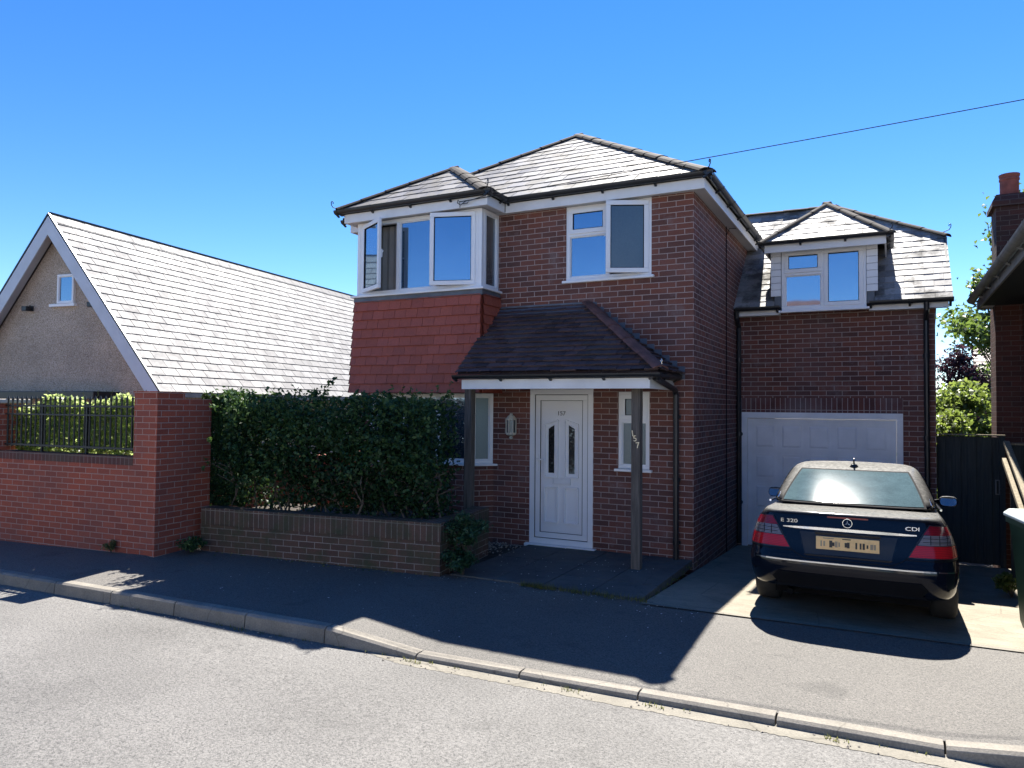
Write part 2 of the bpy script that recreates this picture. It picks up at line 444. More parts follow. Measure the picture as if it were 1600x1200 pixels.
def gutter(mb, p0, p1, out, r=.055):
    """half-round gutter between two points"""
    p0, p1, out = V(p0), V(p1), V(out).normalized()
    vs = []
    for c in (p0, p1):
        for rr in (r, r-.006):
            for i in range(9):
                t = math.pi*i/8; vs.append(c + out*(-math.cos(t)*rr + r) - V((0,0,1))*math.sin(t)*rr)
    fs = []
    for i in range(8): fs += [(i, i+1, i+19, i+18), (i+9, i+27, i+28, i+10)]
    fs += [(0, 18, 27, 9), (8, 17, 35, 26), tuple(range(9)), tuple(range(18, 27))]
    mb.add(vs, fs)
    d = (p1-p0); L = d.length; d.normalize(); k = int(L/.9)+1
    for i in range(k+1):
        c = p0 + d*min(max(L*i/k, .03), L-.03) + out*r
        mb.bar(c - d*.012 - V((0,0,r*.95)), c - d*.012 - out*r*1.0 - V((0,0,r*1.5)), .03, .02)
        mb.add([c + d*.03 + out*(-math.cos(math.pi*j/8)*(r+.006)) - V((0,0,1))*math.sin(math.pi*j/8)*(r+.006) for j in range(9)] +
               [c - d*.03 + out*(-math.cos(math.pi*j/8)*(r+.006)) - V((0,0,1))*math.sin(math.pi*j/8)*(r+.006) for j in range(9)],
               [(j, j+1, j+10, j+9) for j in range(8)])

def frame_bars(mb, F, x0, x1, z0, z1, w, d0, d1):
    """rectangular frame in local frame F: x along, y inward, z up"""
    mb.M = F
    mb.box(x0, x1, d0, d1, z0, z0+w); mb.box(x0, x1, d0, d1, z1-w, z1)
    mb.box(x0, x0+w, d0, d1, z0+w, z1-w); mb.box(x1-w, x1, d0, d1, z0+w, z1-w)
def local(O, U, N):
    U = V(U).normalized(); N = V(N).normalized()
    m = Matrix((U, -N, V((0,0,1)))).transposed().to_4x4(); m.translation = V(O); return m

def window(parent, O, U, N, w, h, lights, label=None, glassm='sky_glass', recess=.02, fw=.055, sill=.06, sillm='upvc', room=None):
    """O lower-left outer corner of the opening. lights: list of (x0,x1,z0,z1,kind,glass,open_deg)"""
    F = local(O, U, N)
    mb = MB(); frame_bars(mb, F, 0, w, 0, h, fw, recess, recess+.07)
    xs = sorted(set(l[0] for l in lights) - {0}); 
    for x in xs: mb.box(x-fw/2, x+fw/2, recess, recess+.07, fw, h-fw)
    for l in lights:
        if l[3] < h-1e-3: mb.box(l[0]+fw/2, l[1]-fw/2, recess+.001, recess+.068, l[3]-fw/2, l[3]+fw/2)
    ob = mb.build('window', 'upvc', parent, bevel=.005)
    if label: lab(ob, label)
    if sill:
        s = MB(F); s.box(-.04, w+.04, -.05, recess+.05, -.035, 0); s.build('sill', sillm, ob, bevel=.006)
    pg = {}
    for x0, x1, z0, z1, kind, gm, op in lights:
        a0 = x0 + (fw if x0 < 1e-3 else fw/2); a1 = x1 - (fw if x1 > w-1e-3 else fw/2)
        b0 = z0 + (fw if z0 < 1e-3 else fw/2); b1 = z1 - (fw if z1 > h-1e-3 else fw/2)
        if kind == 'fixed':
            pg.setdefault(gm or glassm, MB(F)).add([(a0, recess+.035, b0), (a1, recess+.035, b0), (a1, recess+.035, b1), (a0, recess+.035, b1)], [(0,1,2,3)])
            gk = MB(); frame_bars(gk, F, a0, a1, b0, b1, .012, recess+.022, recess+.034); gk.build('bead', 'upvc', ob)
        else:
            # opening sash, hinged at 'left' or 'right' (or 'top'), slightly proud of the frame
            e = .018; a0 -= e; a1 += e; b0 -= e; b1 += e
            G = F.copy()
            if kind == 'left': G = F @ Matrix.Translation((a0, recess-.012, 0)) @ Matrix.Rotation(R(-op), 4, 'Z') @ Matrix.Translation((-a0, -(recess-.012), 0))
            if kind == 'right': G = F @ Matrix.Translation((a1, recess-.012, 0)) @ Matrix.Rotation(R(op), 4, 'Z') @ Matrix.Translation((-a1, -(recess-.012), 0))
            c = MB(); frame_bars(c, G, a0, a1, b0, b1, .062, recess-.014, recess+.03)
            c.build('casement', 'upvc', ob, bevel=.006)
            gk = MB(); frame_bars(gk, G, a0+.062, a1-.062, b0+.062, b1-.062, .007, recess-.006, recess+.028); gk.build('gasket', 'gasket', ob)
            g = MB(G); g.add([(a0+.06, recess+.008, b0+.06), (a1-.06, recess+.008, b0+.06), (a1-.06, recess+.008, b1-.06), (a0+.06, recess+.008, b1-.06)], [(0,1,2,3)])
            g.add([(a0+.06, recess+.014, b0+.06), (a0+.06, recess+.014, b1-.06), (a1-.06, recess+.014, b1-.06), (a1-.06, recess+.014, b0+.06)], [(0,1,2,3)])
            g.build('casement_pane', gm or glassm, ob, fixn=False)
            if op:
                hd = MB(G); hx = a1-.03 if kind == 'left' else a0+.03; zc = (b0+b1)/2
                hd.box(hx-.012, hx+.012, recess+.03, recess+.055, zc-.06, zc+.06); hd.box(hx-.05, hx+.012, recess+.055, recess+.07, zc+.02, zc+.04)
                hd.build('casement_handle', 'upvc', ob)
    for gm, g in pg.items(): g.build('pane', gm, ob, fixn=False)
    return ob

def text(name, s, mat, parent, Fm, size, depth=.004, xs=1.0):
    cu = bpy.data.curves.new(name, 'FONT'); cu.body = s; cu.size = size; cu.extrude = depth; cu.align_x = 'CENTER'; cu.align_y = 'CENTER'
    to = bpy.data.objects.new(name, cu); COL.objects.link(to)
    dg = bpy.context.evaluated_depsgraph_get(); me = bpy.data.meshes.new_from_object(to.evaluated_get(dg))
    bpy.data.objects.remove(to); bpy.data.curves.remove(cu)
    me.transform(Fm @ Matrix.Scale(xs, 4, (1,0,0)) if xs != 1 else Fm); me.name = name
    me.materials.clear()
    return finish(me, name, mat, parent)
def textframe(O, U, N):
    U = V(U).normalized(); N = V(N).normalized(); Z = N.cross(U)
    m = Matrix((U, Z, N)).transposed().to_4x4(); m.translation = V(O); return m

def leaves(name, mat, parent, P, size, up=.3, aspect=.55, fold=.18, nrm=None, tone=None, szv=.4, spread=1.0):
    """one mesh of small folded leaf faces at points P (n,3)"""
    P = np.asarray(P, float); n = len(P)
    d = rng.normal(size=(n, 3)) * spread
    if nrm is not None: d = d + np.asarray(nrm)
    d[:, 2] += up; d /= np.linalg.norm(d, axis=1)[:, None] + 1e-9
    a = np.cross(d, rng.normal(size=(n, 3))); a /= np.linalg.norm(a, axis=1)[:, None] + 1e-9   # leaf axis in plane
    b = np.cross(d, a)
    s = size*(1 - szv/2 + szv*rng.random(n))[:, None]
    v = np.empty((n, 4, 3))
    v[:, 0] = P - a*s*.5; v[:, 1] = P + b*s*aspect*.5 + d*s*fold; v[:, 2] = P + a*s*.5 - d*s*.1; v[:, 3] = P - b*s*aspect*.5 + d*s*fold
    me = bpy.data.meshes.new(name)
    me.vertices.add(n*4); me.vertices.foreach_set('co', v.reshape(-1))
    me.loops.add(n*4); me.loops.foreach_set('vertex_index', np.arange(n*4, dtype=np.int32))
    me.polygons.add(n); me.polygons.foreach_set('loop_start', np.arange(n, dtype=np.int32)*4)
    me.polygons.foreach_set('loop_total', np.full(n, 4, np.int32))
    uv = me.uv_layers.new(name='tone')
    t = rng.random(n) if tone is None else np.clip(tone, 0, 1)
    uv.data.foreach_set('uv', np.repeat(np.stack([t, rng.random(n)], 1), 4, axis=0).reshape(-1).astype(np.float32))
    me.update(); me.validate()
    me.materials.append(MATS[mat])
    return new_obj(name, me, parent)

def vnoise(P, s, seed=0):
    """cheap smooth pseudo noise from summed sines, about -1..1"""
    r = np.random.default_rng(seed); o = np.zeros(len(P))
    for k in range(6):
        w = r.normal(size=3)*s*(1 + .5*k); o += np.sin(P @ w + r.random()*6.28)/(1 + .5*k)
    return o/2.4

# ------------------------------------------------------------------ ground, road, kerb, pavement, drive
def lerp(x, pts):
    return float(np.interp(x, [p[0] for p in pts], [p[1] for p in pts]))
def ky(x): return -4.2 + .0385*(x-2.9)
def zk(x): return lerp(x, [(-2.15, -.112), (-1.22, -.207), (2.5, -.205), (3.4, -.112)])
def zb(x): return lerp(x, [(-9, -.11), (-6, -.062), (-4, -.098), (-2.3, -.125), (0, -.13), (4, -.12)])
def yb(x): return lerp(x, [(-9, -3.40), (-5.9, -3.15), (-5.85, -2.6), (-2.3, -2.2), (-2.29, -2.16), (0, -2.17), (.05, -2.25), (4, -2.2)])
def zroad(x, y): return lerp(x, [(-6, -.237), (-2, -.25), (3, -.268)]) + .012*min(3, max(0, ky(x)-y))
def sheet(name, mat, xs, ys, zf, label=None):
    """grid sheet; ys is a function of x giving the list of y values"""
    vs, fs = [], []; m = None
    for x in xs:
        col = ys(x); m = len(col)
        vs += [(x, y, zf(x, y)) for y in col]
    for i in range(len(xs)-1):
        for j in range(m-1):
            fs.append((i*m+j, (i+1)*m+j, (i+1)*m+j+1, i*m+j+1))
    mb = MB(); mb.add(vs, fs); return struct(mb.build(name, mat))
sheet('terrain', 'earth', [-400, 400], lambda x: [-400, 400], lambda x, y: -.66)
xs = list(np.arange(-16, 10, .4)); 
sheet('road', 'road_asphalt', [-90, -40] + xs + [40, 90], lambda x: [ky(x)-14, ky(x)-6, ky(x)-3, ky(x)-1.2, ky(x)-.5, ky(x)-.12, ky(x)+.05], zroad)
def zpav(x, y):
    y0, y1 = ky(x)+.12, yb(x); t = min(1, max(0, (y-y0)/(y1-y0)))
    return zk(x) - .006 + (zb(x) - zk(x) + .006)*t
sheet('pavement', 'pavement_asphalt', [-60] + list(np.arange(-16, 9, .2)) + [60], lambda x: [ky(x)+.10 + (yb(x)+.06-ky(x)-.10)*k/6 for k in range(7)], zpav)
def zdrive(y): return -.13 - .052*(y+2.25)
sheet('drive', 'drive_concrete', [.02, 1.2, 2.4, 3.6, 5.2], lambda x: [-2.24, -1.5, -.5, .6, 1.8, 3.05], lambda x, y: zdrive(y) + .004)
sheet('garden_bed', 'earth', [-12, -6, -5, -4, -3, -2.2, -.02], lambda x: [yb(x)-.03, -1.5, -.5, .3, 4, 14], lambda x, y: zb(x) - .035)
# kerb stones with their joints, dropped in front of the drive
mb = MB(); joints = [-13.3, -12.4, -11.5, -10.55, -9.6, -8.65, -7.72, -6.75, -5.77, -4.885, -3.97, -3.06, -2.145, -1.22, -.3, .62, 1.54, 2.5, 3.4, 4.3, 5.2, 6.1]
for a, b in zip(joints, joints[1:]):
    a += .006; b -= .006
    P = []
    for x in (a, b):
        y = ky(x); z = zk(x); zr = zroad(x, y) - .08; c = .018
        P += [(x, y+.125, zr), (x, y+.125, z), (x, y+.03, z), (x, y+.004, z-c), (x, y-.012, zr)]
    mb.add(P, [(0,1,6,5), (1,2,7,6), (2,3,8,7), (3,4,9,8), (0,4,3,2,1), (5,6,7,8,9)])
struct(mb.build('kerb', 'kerb_concrete', bevel=.004))
mb = MB(); vs, fs = [], []; xs_ = list(np.arange(-1.7, 5.3, .025))
for x in xs_:
    w = .13*min(1, (x+1.75)/.5) + .006*math.sin(x*3.1) + rng.normal()*.006
    vs += [(x, ky(x)-.012-max(.01, w), zroad(x, -4.5)+.0015), (x, ky(x)-.005, zroad(x, -4.5)+.004)]
fs = [(2*k, 2*k+2, 2*k+3, 2*k+1) for k in range(len(xs_)-1)]; mb.add(vs, fs)
struct(mb.build('gutter_channel', 'channel_concrete'))
mb = MB()                                                     # path slabs before the front door
for i, (x0, x1) in enumerate([(-2.28, -1.72), (-1.71, -1.14), (-1.13, -.57), (-.56, -.015)]):
    for j, (y0, y1) in enumerate([(-2.13, -1.55), (-1.54, -.95), (-.94, -.36), (-.35, .02)]):
        t = random.uniform(-.003, .003); mb.box(x0, x1, y0, y1, -.2, -.108 + t)
struct(mb.build('path', 'paving_slab', bevel=.006))
mb = MB()                                                     # sawn edge strip between pavement and drive
mb.add([(.02, -2.275, -.119), (4.2, -2.215, -.112), (4.2, -2.175, -.112), (.02, -2.235, -.119)], [(0,1,2,3)])
struct(mb.build('drive_edging', 'channel_concrete'))

# ------------------------------------------------------------------ the brick house
house = thing('brick_house', 'red brick detached house with slate hipped roof, tile hung bay and white windows', 'house', (-2.6, 0, 0))
H = house
mb = MB()
wall(mb, (-5.3, 0, 0), (1,0,0), (0,-1,0), (0, 5.3), (-.7, 4.62),
     [(3.527, 4.747, 3.555, 4.6), (.3, 2.45, 3.475, 4.6), (.42, 2.39, .97, 2.03), (2.995, 3.944, -.12, 2.06), (4.296, 4.726, 1.0, 2.02)], .1)
wall(mb, (0, 0, 0), (0,1,0), (1,0,0), (0, 7.5), (-.7, 4.62), [])
wall(mb, (-5.3, 7.5, 0), (0,-1,0), (-1,0,0), (0, 7.5), (-.7, 4.62), [])
wall(mb, (0, 7.5, 0), (-1,0,0), (0,1,0), (0, 5.3), (-.7, 4.62), [])
# lower bay brickwork
for a, b in (((-5.13, 0), (-4.89, -.24)), ((-4.89, -.24), (-3.13, -.24)), ((-3.13, -.24), (-2.89, 0))):
    mb.poly([(a[0], a[1], -.7), (b[0], b[1], -.7), (b[0], b[1], .955), (a[0], a[1], .955)])
# garage wing
wall(mb, (.0, 2.98, 0), (1,0,0), (0,-1,0), (0, 2.82), (-.7, 3.42), [(.077, 2.394, -.7, 1.755)], .06)
mb.poly([(2.82, 2.98, -.7), (2.82, 7.0, -.7), (2.82, 7.0, 3.55), (2.82, 5.96, 4.48), (2.82, 4.03, 4.48), (2.82, 2.98, 3.55)])
mb.build('wall', 'house_brick', H, fixn=False)
s = MB(); s.box(.03, 2.395, 2.974, 2.99, 1.757, 1.985); s.build('brick_lintel', 'house_soldier', H)
# pale rendered rooms seen through open casements
for x0, x1, y0, y1, z0, z1 in ((-4.98, -2.87, -.42, 1.6, 3.46, 4.6), (-1.77, -.56, .11, 1.2, 3.5, 4.6)):
    mb = MB(); mb.poly([(x0,y1,z0),(x1,y1,z0),(x1,y1,z1),(x0,y1,z1)]); mb.poly([(x0,y0,z0),(x0,y1,z0),(x0,y1,z1),(x0,y0,z1)])
    mb.poly([(x1,y0,z0),(x1,y1,z0),(x1,y1,z1),(x1,y0,z1)]); mb.poly([(x0,y0,z0),(x1,y0,z0),(x1,y1,z0),(x0,y1,z0)]); mb.poly([(x0,y0,z1),(x1,y0,z1),(x1,y1,z1),(x0,y1,z1)])
    mb.build('room_lining', 'plaster', H)
mb = MB()
for k in range(11):
    a, b = -4.93 + k*.06, -4.93 + (k+1)*.06; y0, y1 = -.30 + .025*(k % 2), -.30 + .025*((k+1) % 2); mb.add([(a, y0, 3.5), (b, y1, 3.5), (b, y1, 4.55), (a, y0, 4.55)], [(0,1,2,3)])
mb.build('curtain', 'curtain', H)

# main and bay roofs
ZE = 4.765; S = .652
AP = (-2.65, 2.65, 6.635); AP2 = (-2.65, 4.9, 6.635)
LC, RC, LB, RB = (-5.52, -.22, ZE), (.22, -.22, ZE), (-5.52, 7.77, ZE), (.22, 7.77, ZE)
roof = tiles('roof', 'house_slate', H, [LC, RC, AP], .255, .30, .008, jitter=.004, gap=.008)
tiles('side_slope', 'house_slate', roof, [RC, RB, AP2, AP], .255, .30, .008, jitter=.004, gap=.008)
mb = MB(); mb.poly([LB, LC, AP, AP2]); mb.poly([RB, LB, AP2]); mb.build('rear_slope', 'roof_felt', roof)
BL, BR, BA, BE = (-5.22, -.74, ZE), (-2.63, -.74, ZE), (-3.925, .555, ZE+.845), (-3.925, 1.1, ZE+.845)
bay = tiles('bay_roof', 'house_slate', H, [BL, BR, BA], .255, .30, .008, jitter=.004, gap=.008)
tiles('side_slope', 'house_slate', bay, [BR, (-2.63, -.2, ZE), BE, BA], .255, .30, .008, jitter=.004, gap=.008)
tiles('side_slope', 'house_slate', bay, [(-5.22, -.2, ZE), BL, BA, BE], .255, .30, .008, jitter=.004, gap=.008)
ridge('hip_tile', 'ridge_clay', roof, RC, AP, .125); ridge('hip_tile', 'ridge_clay', roof, LC, AP, .125); ridge('ridge_tile', 'ridge_clay', roof, AP, AP2, .10)
ridge('hip_tile', 'ridge_clay', bay, BR, BA, .125); ridge('hip_tile', 'ridge_clay', bay, BL, BA, .125); ridge('ridge_tile', 'ridge_clay', bay, BE, BA, .10)
def iron(mb, p, d, s=.75):
    p, d = V(p), V(d).normalized(); pts = [p - d*.12*s]
    for t, h in ((.0, .03), (.03, .075), (.035, .12)): pts.append(p + d*t*s + V((0,0,h*s)))
    for k in range(1, 7):
        a = math.pi*1.25*k/6; pts.append(p + d*(.035*s - .02*s*(1-math.cos(a))) + V((0,0,.12*s + .028*s*math.sin(a))))
    mb.tube(pts, .007, 6)
for p_, d_, o_ in (((.25, -.25, ZE+.02), (1,-1,0), roof), ((-2.60, -.77, ZE+.02), (1,-1,0), bay), ((-5.27, -.79, ZE+.02), (-1,-1,0), bay)):
    mb = MB(); iron(mb, p_, d_); mb.build('hip_iron', 'black_plastic', o_)

# fascias, soffits, gutters
mb = MB()
FZ0, FZ1 = 4.578, 4.712
mb.box(-2.66, .15, -.135, -.113, FZ0, FZ1); mb.box(.145, .167, -.135, 7.62, FZ0, FZ1)
mb.box(-5.47, -5.16, -.135, -.113, FZ0, FZ1); mb.box(-5.47, -5.448, -.113, 7.62, FZ0, FZ1)
mb.box(-5.14, -2.69, -.652, -.63, FZ0, FZ1); mb.box(-2.69, -2.668, -.652, -.136, FZ0, FZ1); mb.box(-5.162, -5.14, -.652, -.136, FZ0, FZ1)
mb.build('fascia', 'white_paint', H, bevel=.003)
mb = MB()
mb.box(-5.446, .144, -.112, .02, 4.592, 4.60); mb.box(0.002, .144, .021, 7.6, 4.592, 4.60)
mb.box(-5.139, -2.691, -.629, -.113, 4.602, 4.61)
mb.build('soffit', 'soffit_white', H)
for a, b, o_ in (((-2.62, -.14), (.28, -.14), (0,-1,0)), ((.17, -.25), (.17, 5.2), (1,0,0)), ((-5.28, -.655), (-2.56, -.655), (0,-1,0)), ((-2.665, -.76), (-2.665, -.26), (1,0,0)),
                 ((-5.58, -.14), (-5.30, -.14), (0,-1,0)), ((-5.165, -.72), (-5.165, -.25), (-1,0,0))):
    mb = MB(); gutter(mb, (*a, 4.765), (*b, 4.765), o_); mb.build('gutter', 'black_plastic', H)

# upper bay: core, hung tiles, lead apron, sill, windows
mb = MB(); mb.box(-5.0, -2.85, -.485, -.002, 2.03, 3.44); mb.build('bay_core', 'roof_felt', H)
th = tiles('tile_hanging', 'red_tile', H, [(-5.075, -.555, 2.0), (-2.80, -.555, 2.0), (-2.825, -.505, 3.375), (-5.03, -.505, 3.375)], .137, .2, .026, jitter=.003)
tiles('return_tile', 'red_tile', th, [(-2.80, -.56, 2.0), (-2.80, 0, 2.0), (-2.825, 0, 3.375), (-2.825, -.51, 3.375)], .137, .2, .026, jitter=.003)
tiles('return_tile', 'red_tile', th, [(-5.075, 0, 2.0), (-5.075, -.56, 2.0), (-5.03, -.51, 3.375), (-5.03, 0, 3.375)], .137, .2, .026, jitter=.003)
mb = MB(); mb.box(-5.05, -2.81, -.54, -.001, 2.005, 2.028); mb.build('bay_soffit', 'gasket', H)
mb = MB(); mb.box(-5.05, -2.80, -.535, -.49, 3.365, 3.442); mb.box(-2.845, -2.80, -.49, 0, 3.365, 3.442); mb.build('lead_apron', 'lead', H)
mb = MB(); mb.box(-5.09, -2.765, -.575, -.43, 3.443, 3.474); mb.box(-2.9, -2.765, -.43, -.002, 3.443, 3.474); mb.build('bay_sill', 'upvc', H, bevel=.005)
BAYL = [(0, .70, 0, 1.117, 'left', 'sky_glass', 30), (.70, 1.355, 0, 1.117, 'fixed', 'sky_glass', 0), (1.355, 2.075, 0, 1.117, 'right', 'sky_glass', 17)]
for x0 in (-5.02, -2.889):
    mb = MB(); mb.box(x0, x0+.055, -.503, -.43, 3.476, 4.59); mb.build('corner_post', 'upvc', H, bevel=.005)
window(H, (-4.965, -.5, 3.475), (1,0,0), (0,-1,0), 2.075, 1.117,
       BAYL,
       'upper bay window with both outer casements open', fw=.06, sill=0, recess=.0)
window(H, (-2.83, -.428, 3.475), (0,1,0), (1,0,0), .425, 1.117, [(0, .425, 0, 1.117, 'fixed', 'return_glass', 0)], 'narrow side light of the upper bay', fw=.055, sill=0, recess=.0)
window(H, (-5.02, -.003, 3.475), (0,-1,0), (-1,0,0), .425, 1.117, [(0, .425, 0, 1.117, 'fixed', 'return_glass', 0)], fw=.055, sill=0, recess=.0)
# window above the porch
window(H, (-1.773, 0, 3.555), (1,0,0), (0,-1,0), 1.22, 1.035,
       [(0, .61, .64, 1.035, 'top', 'sky_glass', 0), (0, .61, 0, .64, 'fixed', 'sky_glass', 0), (.61, 1.22, 0, 1.035, 'right', 'obscure_glass', 24)],
       'front bedroom window above the porch with one casement open', recess=.012)
# lower bay
window(H, (-4.89, -.24, .985), (1,0,0), (0,-1,0), 1.76, 1.015, [(0, .58, 0, 1.015, 'fixed', 'lower_glass', 0), (.58, 1.18, 0, 1.015, 'fixed', 'lower_glass', 0), (1.18, 1.76, 0, 1.015, 'fixed', 'lower_glass', 0)],
       'ground floor bay window behind the hedge', sill=0, recess=.005)
window(H, (-3.125, -.235, .985), (1,1,0), (1,-1,0), .325, 1.015, [(0, .325, 0, 1.015, 'fixed', 'obscure_glass', 0)], 'splayed side light of the lower bay', sill=0, recess=.005)
window(H, (-5.125, -.005, .985), (1,-1,0), (-1,-1,0), .325, 1.015, [(0, .325, 0, 1.015, 'fixed', 'obscure_glass', 0)], sill=0, recess=.005)
mb = MB(); mb.prism([(-5.2, .0, .955), (-4.92, -.30, .955), (-3.10, -.30, .955), (-2.82, .0, .955)], (0,0,.03)); mb.build('bay_sill', 'upvc', H, bevel=.005)
mb = MB(); mb.box(-4.88, -3.14, .0, .02, .99, 1.98); mb.build('blind', 'curtain', H)
# small window by the door
window(H, (-1.004, 0, 1.0), (1,0,0), (0,-1,0), .43, 1.02, [(0, .43, .64, 1.02, 'top', 'obscure_glass', 0), (0, .43, 0, .64, 'fixed', 'obscure_glass', 0)], 'narrow frosted window behind the right porch post', recess=.015, fw=.05)

# front door
F = local((-2.305, 0, -.09), (1,0,0), (0,-1,0))
mb = MB(); frame_bars(mb, F, 0, .949, 0, 2.15, .075, -.01, .08); fd = mb.build('front_door', 'upvc', H, bevel=.005); lab(fd, 'white panelled front door with two narrow dark lights')
mb = MB(F); mb.box(.08, .869, .025, .07, .08, 2.07)
leaf = mb.build('door_leaf', 'upvc', fd)
mb = MB()
frame_bars(mb, F, .082, .867, .082, 2.068, .075, .008, .026)
def mould(mb, pts, w=.020, h=.036, y=.030):
    """raised moulding along a closed outline in door coordinates"""
    n = len(pts)
    for i in range(n):
        a, b = pts[i], pts[(i+1) % n]; mb.bar((a[0], y-h/2, a[1]), (b[0], y-h/2, b[1]), w, h, up=(0,1,0))
for x0, x1 in ((.225, .42), (.53, .725)):
    hi = x0 < .4
    zt0, zt1 = (1.66, 1.72) if hi else (1.72, 1.66)
    mould(mb, [(x0, .93), (x1, .93), (x1, zt1), (x0, zt0)]); mould(mb, [(x0+.045, .975), (x1-.045, .975), (x1-.045, zt1-.055), (x0+.045, zt0-.055)], .016, .014)
    mould(mb, [(x0, .30), (x1, .30), (x1, .79), (x0, .79)]); mould(mb, [(x0+.035, .335), (x1-.035, .335), (x1-.035, .755), (x0+.035, .755)], .012, .008)
mb.build('door_moulding', 'upvc', fd, bevel=.006)
mb = MB(); frame_bars(mb, F, .0755, .8735, .0755, 2.0745, .008, .004, .03); mb.build('door_seal', 'gasket', fd)
mb = MB(); frame_bars(mb, F, .157, .792, .157, 1.993, .004, .006, .03); mb.build('door_groove', 'gasket', fd)
mb = MB(F)
for x0, x1, a, b in ((.225, .42, 1.66, 1.72), (.53, .725, 1.72, 1.66)):
    mb.add([(x0+.052, .0225, .982), (x1-.052, .0225, .982), (x1-.052, .0225, b-.065), (x0+.052, .0225, a-.065)], [(0,1,2,3)])
mb.build('door_light', 'dark_glass', fd)
mb = MB(F); mb.box(.36, .60, .006, .024, .845, .905); frame_bars(mb, F, .345, .615, .83, .92, .014, -.004, .024); mb.build('letter_box', 'white_paint', fd, bevel=.003)
mb = MB(F); mb.box(.105, .135, -.004, .01, 1.0, 1.24); mb.M = F; mb.tube([(.12, -.01, 1.17), (.12, -.045, 1.17), (.20, -.05, 1.17), (.235, -.045, 1.165)], .011, 8); mb.build('handle', 'upvc', fd, bevel=.002)
text('house_number', '157', 'grey_gutter', fd, textframe((-2.305+.47, -.0, 1.72), (1,0,0), (0,-1,0)) @ Matrix.Translation((0,0,-.02)), .085, .004)
mb = MB(F); mb.box(-.05, 1.0, -.075, .02, -.045, -.002); mb.build('threshold', 'upvc', fd, bevel=.006)

# garage door
F = local((.077, 2.98, -.40), (1,0,0), (0,-1,0))
mb = MB(); mb.M = F
mb.box(0, .085, -.012, .06, 0, 2.06); mb.box(2.232, 2.317, -.012, .06, 0, 2.06); mb.box(-.0, 2.317, -.014, .06, 2.06, 2.155)
gd = mb.build('garage_door', 'white_paint', H, bevel=.004); lab(gd, 'white panelled garage door behind the parked car')
mb = MB(F); mb.box(.09, 2.228, .03, .05, .02, 2.055)
frame_bars(mb, F, .092, 2.226, .02, 2.054, .05, .018, .032)
for c in range(5):
    for r in range(4):
        x0 = .19 + c*.4; z0 = .13 + r*.48; x1, z1 = x0 + .335, z0 + .40
        frame_bars(mb, F, x0, x1, z0, z1, .018, .022, .034); mb.M = F
        mb.add([(x0+.03, .028, z0+.03), (x1-.03, .028, z0+.03), (x1-.03, .028, z1-.03), (x0+.03, .028, z1-.03), (x0+.055, .02, z0+.055), (x1-.055, .02, z0+.055), (x1-.055, .02, z1-.055), (x0+.055, .02, z1-.055)],
               [(4,5,6,7), (0,1,5,4), (1,2,6,5), (2,3,7,6), (3,0,4,7)])
mb.build('door_panel', 'white_paint', gd)

# garage wing roof in courses, broken by the dormer
EY, EZ, RY, RZ = 2.68, 3.40, 5.0, 5.475
gs = (RZ-EZ)/(RY-EY); pz = lambda y: EZ + gs*(y-EY); sl_ = math.sqrt(1+gs*gs); y3 = EY + 4*.165/sl_*1.0
hipy = lambda x: 5 - (x-1.37)/(3.03-1.37)
grf = tiles('garage_roof', 'garage_slate', H, [(-.8, EY, EZ), (.62, EY, EZ), (.62, RY, RZ), (-.8, RY, RZ)], .165, .26, .0045, jitter=.003)
tiles('roof_slope', 'garage_slate', grf, [(.62, y3, pz(y3)), (2.03, y3, pz(y3)), (2.03, hipy(2.03), pz(hipy(2.03))), (1.37, RY, RZ), (.62, RY, RZ)], .165, .26, .0045, jitter=.003)
tiles('roof_slope', 'garage_slate', grf, [(2.03, EY, EZ), (3.03, EY, EZ), (3.03, 4.0, pz(4.0)), (2.03, hipy(2.03), pz(hipy(2.03)))], .165, .26, .0045, jitter=.003)
tiles('half_hip', 'garage_slate', grf, [(3.03, 4.0, pz(4.0)), (3.03, 6.0, pz(4.0)), (1.37, 5.0, RZ)], .165, .26, .0045, jitter=.003)
mb = MB(); mb.poly([(3.03, 7.32, EZ), (-.8, 7.32, EZ), (-.8, RY, RZ), (1.37, RY, RZ), (3.03, 6.0, pz(4.0))]); mb.build('rear_slope', 'roof_felt', grf)
ridge('hip_tile', 'ridge_clay', grf, (3.05, 3.99, pz(4.0)), (1.37, RY, RZ), .10, h=-.02); ridge('hip_tile', 'ridge_clay', grf, (3.05, 6.0, pz(4.0)), (1.37, RY, RZ), .10)
ridge('ridge_tile', 'ridge_clay', grf, (-.8, RY, RZ), (1.37, RY, RZ), .10)
for p_, d_ in (((3.07, 3.97, pz(4.0)+.05), (1,-.5,0)), ((2.26, 2.42, 4.40), (1,-1,0)), ((.42, 2.42, 4.40), (-1,-1,0))):
    mb = MB(); iron(mb, p_, d_); mb.build('hip_iron', 'black_plastic', grf)
mb = MB(); mb.bar((3.0, EY+.03, EZ-.06), (3.0, 4.0, pz(4.0)-.07), .03, .13); mb.box(2.9, 3.035, 3.9, 4.02, 4.40, 4.53); mb.build('verge_board', 'black_plastic', H)
mb = MB(); mb.bar((3.0, 7.3, EZ-.06), (3.0, 6.0, pz(4.0)-.07), .03, .13); mb.build('verge_board', 'black_plastic', H)
for a, b in ((.03, .70), (1.96, 2.98)):
    mb = MB(); mb.box(a, b, 2.80, 2.822, 3.292, 3.375); mb.build('garage_fascia', 'white_paint', H, bevel=.003)
    mb = MB(); mb.box(a-.01, b-.01, 2.823, 2.975, 3.30, 3.31); mb.build('garage_soffit', 'soffit_white', H)
    mb = MB(); gutter(mb, (a, 2.79, 3.42), (b+.06*(b > 1), 2.79, 3.42), (0,-1,0), .06); mb.build('garage_gutter', 'black_plastic', H)
